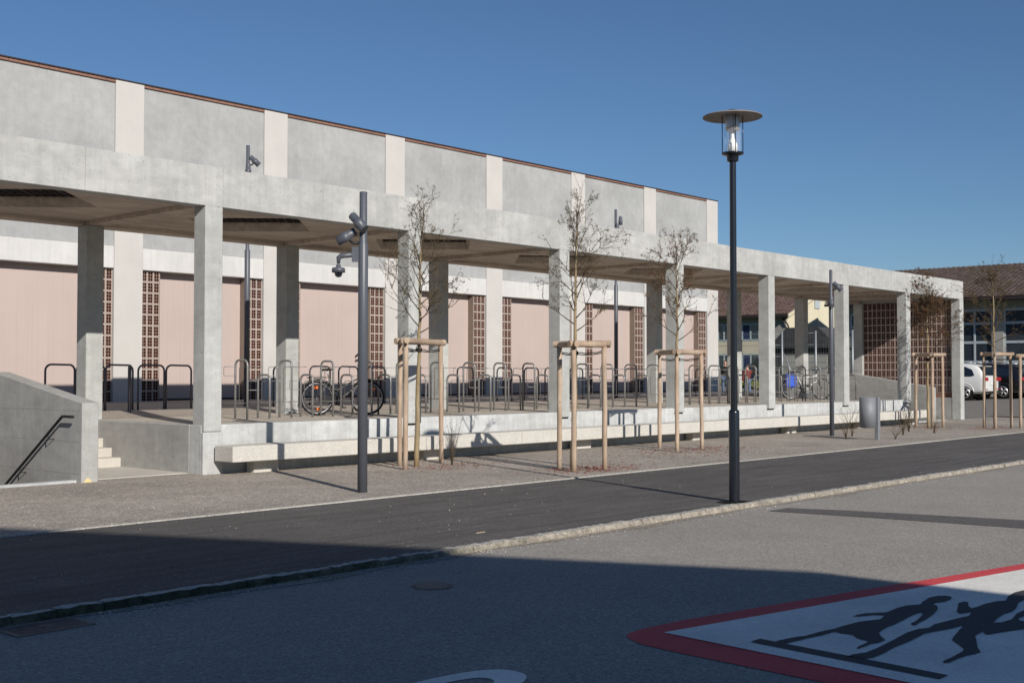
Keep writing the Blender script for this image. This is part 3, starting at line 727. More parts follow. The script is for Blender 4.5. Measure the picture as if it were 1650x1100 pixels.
def spot(parent, c, dirv, r=.072, L=.29):
    """cylindrical floodlight centred at c, pointing along dirv"""
    d = Vector(dirv).normalized(); c = Vector(c)
    o = MB().tube([c-d*L*.5, c-d*L*.45, c-d*L*.08, c-d*L*.05, c+d*L*.18, c+d*L*.22, c+d*L*.5], [r*.72, r*.8, r*.82, r*1.02, r*1.02, r*.9, r*.95], 16).build('spotlight', M['anth'], parent)
    MB().tube([c+d*L*.5, c+d*(L*.5+.004)], [r*.8, r*.8], 16).build('lens', M['carglass'], o)
    return o
def child_world(o): pass
def cam_pole(loc, h, label, spots, dome=False, r=.068, sp_z=.83, tp=.78):
    group = None
    t = thing('lighting_mast', label, 'mast', loc, group)
    x, y, z = loc
    MB().lathe([(0,-.05),(r,-.05),(r,h*sp_z-.03),(r*tp,h*sp_z),(r*tp,h),(r*tp-.008,h+.006),(0,h+.006)], (x,y,z), 20).build('mast_tube', M['anth'], t)
    for (dx, dy, dz, dv) in spots:
        c = (x+dx, y+dy, z+dz); o = spot(t, c, dv)
        MB().tube([(x+dx*.2, y+dy*.2, z+dz-.09), (x+dx*.6, y+dy*.6, z+dz-.10), (x+dx, y+dy, z+dz-.02)], .018, 8).build('spot_bracket', M['bblack'], t)
    if dome:
        ux, uy = -s_, c_   # towards picture left
        mo = MB().box(-.05,.05,-.035,.035,-.10,.10).build('mount_box', M['anth']); mo.parent = t
        mo.location = (ux*(r+.035), uy*(r+.035), 3.27); mo.rotation_euler = (0,0,math.atan2(uy,ux)+math.pi/2*0)
        a = [(x+ux*.10,y+uy*.10,3.27),(x+ux*.30,y+uy*.30,3.25),(x+ux*.34,y+uy*.34,3.22),(x+ux*.34,y+uy*.34,3.14)]
        MB().tube(a, [.038,.038,.034,.022], 10).build('camera_arm', M['anth'], t)
        cc = (x+ux*.34, y+uy*.34, 3.02)
        MB().lathe([(0,.11),(.03,.11),(.035,.075),(.085,.065),(.092,.04),(.092,.0),(0,.0)], cc, 20).build('camera_housing', M['anth'], t)
        MB().lathe([(.055,0),(.054,-.02),(.042,-.05),(.02,-.065),(0,-.068)], cc, 16).build('camera_dome', M['carglass'], t)
    return t
ul = (-s_, c_)     # unit vector towards picture left
cam_pole((10.92,12.46,0), 4.13, 'dark grey mast with two spotlights and a dome camera in front of the bench',
    [(ul[0]*.07-.08, ul[1]*.07-.09, 3.70, (-ul[0]*.62-.2, -ul[1]*.62-.15, -.66)), (ul[0]*.23, ul[1]*.23, 3.52, (ul[0]*.85, ul[1]*.85, -.5))], True)
cam_pole((29.45,14.8,0), 4.42, 'slim dark grey mast with two small spotlights near the litter bin',
    [(-ul[0]*.17, -ul[1]*.17, 3.98, (.35,-.5,-.6)), (ul[0]*.04-.1, ul[1]*.04-.1, 3.55, (.0,0,-1))], False, .060, .80, .72)
cam_pole((17.22,23.85,.88), 6.27, 'tall dark mast behind the shelter, left of the two rising above its roof',
    [(-ul[0]*.16, -ul[1]*.16, 5.9, (.5,-.4,-.6)), (ul[0]*.0-.08, -.12, 5.65, (0,0,-1))], False, .065, .60, .68)
cam_pole((32.1,23.9,.88), 6.27, 'tall dark mast behind the shelter, right of the two rising above its roof',
    [(-ul[0]*.16, -ul[1]*.16, 5.9, (0,0,-1)), (-.08, -.12, 5.65, (0,0,-1))], False, .065, .60, .68)

# ------------------------------------------------------------------ bicycle stands
def arch(mb, p0, p1, zb, zt, r, R=.1, n=8):
    p0 = Vector((*p0, 0)); p1 = Vector((*p1, 0)); u = (p1-p0).normalized(); L = (p1-p0).length; R = min(R, L/2-.001)
    pts = [(p0.x, p0.y, zb), (p0.x, p0.y, zt-R)]
    for k in range(1, 6):
        a = math.pi/2*k/5; q = p0+u*(R-R*math.cos(a)); pts.append((q.x, q.y, zt-R+R*math.sin(a)))
    for k in range(1, 6):
        a = math.pi/2*k/5; q = p1-u*(R-R*math.sin(a)); pts.append((q.x, q.y, zt-R+R*math.cos(a)))
    pts += [(p1.x, p1.y, zb)]
    mb.tube(pts, r, n); return mb
ORD = ['first','second','third','fourth','fifth','sixth','seventh','eighth','ninth','tenth','eleventh','twelfth','thirteenth','fourteenth','fifteenth','sixteenth','seventeenth','eighteenth','nineteenth','twentieth','twenty-first','twenty-second','twenty-third','twenty-fourth','twenty-fifth','twenty-sixth','twenty-seventh','twenty-eighth','twenty-ninth','thirtieth']
def stand(high):
    t = thing('bicycle_stand', '', 'bicycle stand', (0,0,0)); zt = 1.09 if high else .82
    arch(MB(), (0,.18), (0,-.18), 0, zt, .0205, .11).build('hoop', M['galv'], t)
    # thin wheel holder: a hook to the back, a frame rod towards the front
    MB().tube([(0,.18,zt-.12),(-.10,.36,zt-.12),(-.12,.37,zt-.14),(-.12,.37,zt-.27),(-.10,.36,zt-.29),(0,.18,zt-.29)], .007, 6).build('wheel_hook', M['galv'], t)
    MB().tube([(.02,.09,.30),(.02,.09,zt-.15),(.02,.06,zt-.12),(.05,-.25,zt-.12),(.20,-.38,zt-.12)], .007, 6).build('holder_rod', M['galv'], t)
    MB().tube([(-.16,.32,.30),(.0,.15,.30),(0,-.16,.30)], .007, 6).build('cross_rod', M['galv'], t)
    for yy in (.18, -.18): MB().lathe([(.02,.005),(.045,.005),(.045,0)], (0,yy,0), 12).build('foot_plate', M['galv'], t)
    return t
ph, plw = stand(True), stand(False); first = {0: ph, 1: plw}; done = set(); nh = nl = 0
k = 0; X = 13.12
while X < 38.1:
    low = k % 2
    if not any(abs(X-c-.17) < .30 for c in XC) or True:
        o = first[low] if low not in done else copy_tree(first[low])
        done.add(low); o.location = (X, 18.33, .797); o.rotation_euler = (0,0,random.uniform(-.03,.03))
        n_ = nl if low else nh
        o['label'] = ('low' if low else 'tall')+' galvanised wheel-holder hoop, '+ORD[n_]+' '+('low' if low else 'tall')+' one from left in the front row'
        o['group'] = 'galvanised hoops in the front row'
        if low: nl += 1
        else: nh += 1
    k += 1; X += .505
# dark round-shouldered stands behind
sf = MB(); arch(sf, (0,0), (.64,0), 0, .97, .022, .13, 10)
sp = sf.build('round_stand', M['rack']); sp['label'] = ''; sp['category'] = 'bicycle stand'
xs = [11.88, 12.56, 13.22, 13.99, 14.68]+[17.6+.0, 18.7, 19.62, 20.55, 23.9, 25.55, 26.75, 27.7, 28.9, 30.6, 31.8, 33.2, 34.6, 36.0]
for i, X in enumerate(xs):
    o = sp if i == 0 else sp.copy()
    if i: COL.objects.link(o)
    o.location = (X, 23.3, .86)
    o['label'] = 'dark round-shouldered bicycle stand, '+ORD[i]+' from left in the back row'; o['group'] = 'dark stands in the back row'
o = sp.copy(); COL.objects.link(o); o.location = (13.15, 22.2, .84); o.rotation_euler = (0,0,math.radians(62)); o['label'] = 'dark bicycle stand turned end-on just behind the leftmost visible column'; o['group'] = 'dark stands in the back row'

# ------------------------------------------------------------------ bicycles
def wheel(name, parent, c, R, rz, tyre=.021, spokes=16, rim_m=None):
    w = bpy.data.objects.new(name, None); COL.objects.link(w); w.parent = parent; w.location = c; w.rotation_euler = (0,0,rz)
    def ring(r, t, n=36, m=6):
        mb = MB(); vs = []; fs = []
        for i in range(n):
            a = 2*math.pi*i/n
            for j in range(m):
                b_ = 2*math.pi*j/m; rr = r+t*math.cos(b_); vs.append((rr*math.cos(a), t*math.sin(b_), rr*math.sin(a)))
        for i in range(n):
            for j in range(m): fs.append((i*m+j, ((i+1)%n)*m+j, ((i+1)%n)*m+(j+1)%m, i*m+(j+1)%m))
        mb.add(vs, fs, 0, True); return mb
    ring(R-tyre, tyre).build('tyre', M['tyre'], w); ring(R-tyre*2.1, .010).build('rim', rim_m or M['chrome'], w)
    sp_ = MB()
    for i in range(spokes):
        a = 2*math.pi*i/spokes; sd = .025 if i % 2 else -.025
        sp_.tube([(0,sd,0),(math.cos(a)*(R-.045),0,math.sin(a)*(R-.045))], .0012, 3, cap=False)
    sp_.tube([(0,-.05,0),(0,.05,0)], .018, 8); sp_.build('spokes', M['chrome'], w)
    return w
def bicycle(loc, heading, label, fm, steer=0, city=True, bag=False, lean=0):
    t = thing('bicycle', label, 'bicycle', loc, rz=heading)
    if 'wloc' in t: del t['wloc']
    t.rotation_euler = (lean, 0, heading)
    R = .35; wb = 1.06
    rw = wheel('rear_wheel', t, (0,0,R), R, 0); 
    hx = wb-.10; ST = (hx-.09,0,.86); HT_ = (hx-.14,0,1.0)
    bb = (.42,0,.29); seat = (.22,0,.78)
    f = MB()
    f.tube([bb, seat], .017, 8)
    f.tube([bb, (hx-.05,0,.66)], .021, 8)
    if city: f.tube([(.33,0,.46), (hx-.07,0,.78)], .017, 8)
    else: f.tube([(.25,0,.70), (hx-.07,0,.80)], .022, 8)
    for sy in (-.05, .05): f.tube([(0,sy,R), (bb[0],sy*.6,bb[2])], .010, 6); f.tube([(0,sy,R), (seat[0]+.02,sy*.3,seat[2]-.06)], .008, 6)
    f.tube([(hx-.035,0,.60), (hx-.10,0,.86)], .022, 8); f.build('frame', fm, t)
    front = bpy.data.objects.new('front_fork', None); COL.objects.link(front); front.parent = t; front.location = (hx-.03,0,0); front.rotation_euler = (0,0,steer)
    fk = MB()
    for sy in (-.055, .055): fk.tube([(.11,sy,R), (.04,sy,.52), (.0,sy*.7,.68)], .012, 6)
    fk.tube([(0,0,.66),(-.07,0,.90)], .016, 8); fk.build('fork_blades', fm if city else M['bblack'], front)
    fw = wheel('front_wheel', front, (.11,0,R), R, 0)
    hb = MB()
    if city:
        hb.tube([(-.07,0,.88),(-.10,0,1.02),(-.05,0,1.06)], .013, 8)
        for sy in (-1, 1): hb.tube([(-.05,0,1.06),(-.03,sy*.10,1.10),(.02,sy*.20,1.13),(-.02,sy*.25,1.14),(-.16,sy*.27,1.10)], .012, 8); hb.tube([(-.05,sy*.24,1.14),(.04,sy*.23,1.22),(-.08,sy*.24,1.26),(-.16,sy*.25,1.18)], .012, 6)
    else:
        hb.tube([(-.07,0,.88),(-.06,0,.98)], .016, 8); hb.tube([(-.12,.34,1.0),(-.03,.15,.99),(-.03,-.15,.99),(-.12,-.34,1.0)], .013, 8)
    hb.build('handlebar', M['bblack'], front)
    sd = MB(); sd.add([(.06,-.07,.94),(.06,.07,.94),(.20,-.04,.95),(.20,.04,.95),(.34,-.015,.945),(.34,.015,.945),(.07,-.06,.90),(.07,.06,.90),(.32,0,.915)],
        [(0,2,3,1),(2,4,5,3),(0,1,7,6),(0,6,8,4,2),(1,3,5,8,7),(4,8,5),(6,7,8)], 0, False); sd.build('saddle', M['bblack'], t)
    MB().tube([(seat[0],0,.76),(.19,0,.92)], .013, 8).build('seat_post', M['chrome'], t)
    cr = MB(); cr.lathe([(.0,0),(.09,0),(.09,.006),(0,.006)], (.42,-.055,.29), 20, axis='Y'); cr.tube([(.42,-.07,.29),(.52,-.07,.17)], .010, 6); cr.tube([(.42,.07,.29),(.32,.07,.41)], .010, 6)
    cr.box(.48,.57,-.14,-.07,.155,.175); cr.box(.28,.37,.07,.14,.40,.42); cr.build('crankset', M['bblack'], t)
    if city:
        MB().box(.02,.44,-.075,-.06,.27,.40).build('chain_guard', M['bblack'], t)
        for nm, cx_, pr_, a0, a1 in (('rear_mudguard', 0, t, 20, 200),):
            mg = MB(); pts = []
            for k in range(13):
                a = math.radians(a0+(a1-a0)*k/12); pts.append((cx_+(R+.02)*math.cos(a), 0, R+(R+.02)*math.sin(a)))
            mg.tube(pts, .026, 6); mg.build(nm, M['bblack'], pr_)
        mg = MB(); pts = [(.11+(R+.02)*math.cos(math.radians(a)), 0, R+(R+.02)*math.sin(math.radians(a))) for a in range(70, 190, 12)]
        mg.tube(pts, .024, 6); mg.build('front_mudguard', M['bblack'], front)
        rk = MB()
        for sy in (-.06, .06): rk.tube([(-.22,sy,.76),(.18,sy,.77)], .007, 6)
        for xx in (-.22,-.1,.02,.16): rk.tube([(xx,-.06,.762),(xx,.06,.762)], .006, 6)
        rk.tube([(0,.07,R),(-.12,.06,.76)], .006, 6); rk.tube([(0,-.07,R),(-.12,-.06,.76)], .006, 6); rk.build('luggage_rack', M['bblack'], t)
        for w_, angs in ((rw, (100, 280)), (fw, (60, 240))):
            for an in angs:
                a = math.radians(an); o = MB().box(-.045,.045,-.014,.014,-.026,.026).build('reflector', M['orange'], w_)
                o.location = (math.cos(a)*.22, 0, math.sin(a)*.22); o.rotation_euler = (0, -a+math.pi/2, 0)
        MB().tube([(.02,0,.74),(.06,0,.745)], .035, 10).build('headlamp', M['chrome'], front)
        MB().tube([(seat[0]+.05,.04,.30),(seat[0]-.04,.13,.01)], .008, 6).build('kickstand', M['chrome'], t)
    if bag:
        b_ = MB().cbox(-.22,.14,-.20,-.09,.40,.86,.05); b_.build('pannier_bag', M['blue'], t)
        rk = MB()
        for sy in (-.06, .06): rk.tube([(-.2,sy,.80),(.18,sy,.81)], .007, 6); rk.tube([(0,sy,R),(-.05,sy,.8)], .006, 6)
        rk.build('luggage_rack', M['bblack'], t)
        MB().box(.50,.66,-.04,.04,.42,.50).build('bottle', M['bblack'], t)
        MB().cbox(-.12,.12,-.07,.07,.83,.96,.03).build('saddle_bag', M['bblack'], t)
    return t
ang = math.atan2(-.42, .9)
bicycle((15.42, 18.98, .797), ang, 'grey city bicycle with orange wheel reflectors leaning at the stands behind the mast', M['bframe'], steer=math.radians(-16), city=True, lean=math.radians(4))
bicycle((36.55, 19.85, .797), math.atan2(-.72, .69), 'pale mountain bicycle carrying a blue pannier near the right columns', M['white_b'], city=False, bag=True)

# ------------------------------------------------------------------ young trees with stakes
def young_tree(base, h, label, seed, fork=2.35, rad=.8, red=.12, lean=(0,0), dense=1.0, leafy=1):
    rnd = random.Random(seed); x, y = base
    t = thing('young_tree', label, 'tree', (x, y, 0), 'young trees in the gravel bed')
    tr = MB(); top = h-.9; pts = []; rs = []
    n = 14
    wob = [(rnd.uniform(-.015,.015), rnd.uniform(-.015,.015)) for _ in range(n+1)]
    P = []
    for i in range(n+1):
        f = i/n; z = -.02+f*(top+.02)
        P.append(Vector((x+lean[0]*f+wob[i][0]*(1 if i else 0), y+lean[1]*f+wob[i][1]*(1 if i else 0), z))); rs.append(.052*(1-f)**.7*(1 if f < .5 else 1)+.010)
    rs = [max(.010, .050-.040*(i/n)**1.1) for i in range(n+1)]
    tr.tube(P, rs, 9)
    for i in range(70):     # little knobs on the trunk
        z = rnd.uniform(.1, 2.2); a = rnd.uniform(0, 6.28); f = z/top; rr = .05-.04*f**1.1
        c = Vector((x+lean[0]*f+rr*math.cos(a), y+lean[1]*f+rr*math.sin(a), z)); tr.tube([c, c+Vector((math.cos(a), math.sin(a), .3))*.018], [.006,.002], 4)
    tr.build('trunk', M['bark'], t)
    br = MB(); bu = MB(); rl = MB()
    def bud(p, s=1):
        d = Vector((rnd.gauss(0,1), rnd.gauss(0,1), rnd.gauss(.3,1))).normalized(); e = d.cross(Vector((0,0,1.1))).normalized()
        L_ = rnd.uniform(.014,.032)*s; w = L_*.38; u = d.cross(e)
        mb = rl if rnd.random() < red else bu
        mb.add([p, p+d*L_*.5+e*w, p+d*L_, p+d*L_*.5-e*w, p+d*L_*.5+u*w*.5], [(0,1,4),(1,2,4),(2,3,4),(3,0,4)])
    def branch(p, d, L, r, lev):
        k = 6 if lev < 2 else 4; pts = [p]; rr = [r]; q = Vector(p); dd = Vector(d)
        for i in range(k):
            dd = (dd+Vector((rnd.gauss(0,.11), rnd.gauss(0,.11), rnd.gauss(.06 if lev < 2 else .03,.09)))).normalized(); q = q+dd*L/k; pts.append(q.copy()); rr.append(max(.0018, r*(1-(i+1)/k*.85)))
            if lev < 3 and i >= (1 if lev == 0 else 0) and rnd.random() < (.62 if lev == 0 else .34 if lev == 1 else .15)*dense:
                for _ in range(1 if rnd.random() < .6 else 2):
                    s = dd.cross(Vector((rnd.gauss(0,1), rnd.gauss(0,1), rnd.gauss(0,1)))).normalized()
                    branch(q, (dd*.75+s*.75).normalized(), L*rnd.uniform(.34,.6), max(.0024, r*.55), lev+1)
            if lev >= 1 and rnd.random() < .5 or (lev == 0 and i >= 3):
                for _ in range(leafy): bud(q+Vector((rnd.gauss(0,.012), rnd.gauss(0,.012), rnd.gauss(0,.012))))
        bud(q, 1.1)
        br.tube(pts, rr, 5 if lev < 2 else 3, cap=False)
    nb = int(19*dense)
    for i in range(nb):
        f = i/(nb-1); z = fork+(top-fork)*f**.95; ft = z/top
        p = Vector((x+lean[0]*ft, y+lean[1]*ft, z)); a = i*2.4+rnd.uniform(-.4,.4); el = .50+.75*f+rnd.uniform(-.15,.15)
        L = rad*(1.35-.35*f)*rnd.uniform(.6,1.2)
        branch(p, Vector((math.cos(a)*math.cos(el), math.sin(a)*math.cos(el), math.sin(el))), L, .013-.006*f, 0)
    for k in range(3): 
        a = rnd.uniform(0,6.28); branch(P[-1], Vector((.16*math.cos(a)*k, .16*math.sin(a)*k, 1)).normalized(), (h-top)*(1-.18*k)*.9, .007, 2)
    b_ = br.build('branches', M['twig'], t); bu.build('buds', M['bud'], b_)
    if rl.v: rl.build('dry_leaves', M['redleaf'], b_)
    return t
def support(posts, zt, label, nail=False):
    cx = sum(p[0] for p in posts)/3; cy = sum(p[1] for p in posts)/3
    t = thing('tree_stakes', label, 'tree support', (cx, cy, 0), 'three-post tree supports')
    r = .043
    for i, (x, y) in enumerate(posts):
        tx, ty = x+(cx-x)*.03, y+(cy-y)*.03
        n = 7; pts = [(x+(tx-x)*k/n+random.uniform(-.004,.004), y+(ty-y)*k/n+random.uniform(-.004,.004), -.03+(zt-.04+.03)*k/n) for k in range(n+1)]
        MB().tube(pts, [r*random.uniform(.95,1.06) for _ in pts], 12).build('stake', M['stake'], t)
    for i in range(3):
        a = Vector((*posts[i], 0)); b_ = Vector((*posts[(i+1)%3], 0)); d = (b_-a).normalized()
        z = zt+(.0 if i < 2 else .012); ext = .13 if i == 0 else .10
        off = d.cross(Vector((0,0,1)))*.01*(i-1)
        p0 = a-d*ext+off; p1 = b_+d*ext+off; n = 12
        # half-round rail
        mb = MB(); vs = []; sd_ = d.cross(Vector((0,0,1)))
        R_ = .055
        for q_ in (p0, p1):
            for k in range(n):
                an = 2*math.pi*k/n; vs.append((q_.x+sd_.x*math.cos(an)*R_*.85, q_.y+sd_.y*math.cos(an)*R_*.85, z+math.sin(an)*R_+random.uniform(-.001,.001)))
        mb.add(vs, [(k, (k+1)%n, n+(k+1)%n, n+k) for k in range(n)], 0, True); mb.add(vs[:n], [tuple(range(n))[::-1]]); mb.add(vs[n:], [tuple(range(n))])
        mb.build('rail', M['stake'], t)
    return t, (cx, cy)
def tie(posts, trunk, z, parent):
    for (x, y) in posts:
        p0 = Vector((x, y, z+.03)); p1 = Vector((trunk[0], trunk[1], z)); n = 9
        pts = [p0.lerp(p1, k/n)-Vector((0,0,.03*math.sin(math.pi*k/n))) for k in range(n+1)]
        a = MB(); a.tube(pts, .010, 6); d = (p1-p0).normalized()
        pts2 = [p+Vector((0,0,.028+.008*math.sin(k*2.0))) for k, p in enumerate(pts)]; a.tube(pts2, .009, 5)
        a.build('tie_strap', M['strap'], parent)
    MB().lathe([(.056,z-.02),(.060,z+.02),(.056,z+.05)], (trunk[0],trunk[1],0), 12).build('trunk_sleeve', M['strap'], parent)
trees = [
 (((14.59,15.65),(14.02,14.9),(15.62,15.64)), (14.67,15.30), (.10,.0), 4.93, 2.20, 1, 'leafless young tree staked beside the lamp shadow, leftmost of the row', 'wooden stake triangle round the leftmost young tree', 1.05),
 (((15.93,13.08),(15.58,12.48),(16.24,12.33)), (15.93,12.78), (.12,.0), 5.05, 2.13, 2, 'leafless young tree nearest the pavement with red leaves fallen round it', 'wooden stake triangle round the second young tree, red leaves at its feet', 1.0),
 (((21.88,15.11),(21.06,14.1),(22.13,14.17)), (21.85,14.62), (.02,.0), 4.95, 2.10, 3, 'leafless young tree immediately left of the black street lamp', 'wooden stake triangle just left of the black street lamp', 1.0),
 (((36.13,15.33),(35.62,14.59),(36.69,14.7)), (36.15,14.95), (.0,.0), 4.75, 2.24, 4, 'dense young tree standing in front of the clay lattice end wall', 'wooden stake triangle in front of the clay lattice end wall', 1.25),
 (((37.09,13.58),(36.45,13.02),(37.65,12.96)), (37.0,13.22), (-.05,.0), 5.35, 2.25, 5, 'young tree in front of the parked cars and the brown tiled roof', 'wooden stake triangle in front of the white car', 1.1),
]
for posts, tb, lean, h, zt, sd, lab, lab2, dn in trees:
    young_tree(tb, h, lab, {1:14,2:57,3:36,4:47,5:58}[sd], lean=lean, dense=dn, red=.05 if sd in (1,2) else .35 if sd in (3,4) else .12, rad={1:.72,2:.66,3:.66,4:.7,5:.74}[sd], leafy={1:2,2:2,3:4,4:7,5:4}[sd])
    t, c = support(posts, zt, lab2); f = (zt-.15)/4; tie(posts, (tb[0]+lean[0]*f, tb[1]+lean[1]*f), zt-.16, t)
support(((37.45,12.62),(38.2,12.1),(38.3,12.9)), 2.2, 'wooden stake triangle cut by the right edge of the picture')[0]
# fallen leaves
fl = MB()
for (cx, cy, n, s) in ((16.2,12.6,520,.55),(15.3,14.9,140,.8),(22.0,14.2,420,.9),(36.6,13.2,240,.6),(36,14.8,160,.6),(14.8,14.9,120,.5),(19.5,13.4,200,1.6)):
    for i in range(n):
        X, Y = random.gauss(cx, s), random.gauss(cy, s*.6)
        if not 11.8 < Y < 16.2: continue
        a = random.uniform(0,6.28); L_ = random.uniform(.012,.028); c, s2 = math.cos(a)*L_, math.sin(a)*L_
        fl.add([(X-c,Y-s2,.006),(X+s2*.5,Y-c*.5,.012),(X+c,Y+s2,.008),(X-s2*.5,Y+c*.5,.018)], [(0,1,2,3)])
tag(fl.build('fallen_leaves', M['redleaf']), 'dry reddish leaves scattered on the gravel round the young trees', 'fallen leaves', kind='stuff')
wc = MB(); wc.box(8.86,8.99,8.36,8.375,.001,.008); tag(wc.build('wood_chip', M['stake']), 'small yellowish wood chip lying on the pavement near the kerb', 'wood chip')
# twiggy shrubs
def shrub(base, h, n, label, seed, spread=.35):
    rnd = random.Random(seed); x, y = base; t = thing('bare_shrub', label, 'shrub', (x,y,0), 'bare young shrubs in the gravel')
    tw = MB(); bu = MB()
    for i in range(n):
        a = rnd.uniform(0,6.28); sp_ = rnd.uniform(.15,1)*spread; H = h*rnd.uniform(.5,1)
        pts = [(x+rnd.gauss(0,.015), y+rnd.gauss(0,.015), -.01)]; k = 6
        for j in range(1,k+1):
            f = j/k; pts.append((x+math.cos(a)*sp_*f**1.4+rnd.gauss(0,.01), y+math.sin(a)*sp_*f**1.4+rnd.gauss(0,.01), H*f))
            if j > 1 and rnd.random() < .5:
                q_ = Vector(pts[-1]); d = Vector((rnd.gauss(0,1),rnd.gauss(0,1),rnd.uniform(.3,1.5))).normalized(); tw.tube([q_, q_+d*rnd.uniform(.06,.2)], [.0025,.001], 3, cap=False)
            c = Vector(pts[-1]); e = Vector((rnd.gauss(0,1),rnd.gauss(0,1),rnd.gauss(0,1))).normalized()*.012
            bu.add([c, c+e, c+Vector((0,0,.016))], [(0,1,2)])
        tw.tube(pts, [.006-.0045*j/k for j in range(k+1)], 4, cap=False)
    tw.build('twigs', M['twig'], t); bu.build('buds', M['bud'], t)
shrub((15.30,15.05), .95, 14, 'bare twiggy shrub inside the leftmost stake triangle', 1, .25)
for i, (b_, h, n, lab) in enumerate([((28.0,13.7),.85,9,'thin bare shrub just left of the litter bin'),((29.6,14.3),.9,10,'thin bare shrub directly behind the litter bin'),
    ((28.9,12.8),.5,9,'small bare shrub in front right of the litter bin'),((31.2,13.6),.8,16,'bushy bare shrub right of the litter bin'),((33.2,14.3),1.0,18,'wide bare shrub left of the stakes by the lattice'),((32.6,13.3),.6,12,'low bare shrub between litter bin and lattice stakes')]):
    shrub(b_, h, n, lab, 20+i, .4)

# litter bin
bn_ = thing('litter_bin', 'grey metal cylindrical litter bin on a side post in the gravel', 'litter bin', (28.5,13.1,0))
cx, cy = 28.27, 13.24
m = MB(); m.lathe([(.0,.30),(.20,.30),(.20,1.06),(.185,1.06),(.185,.34),(0,.34)], (cx,cy,0), 28); m.build('bin_body', M['binm'], bn_)
MB().cbox(28.40,28.52,13.02,13.12,-.02,1.06,.006).build('post', M['binm'], bn_)
MB().box(28.26,28.40,13.08,13.2,.45,.5).build('bracket', M['binm'], bn_); MB().box(28.26,28.40,13.08,13.2,.9,.95).build('bracket', M['binm'], bn_)

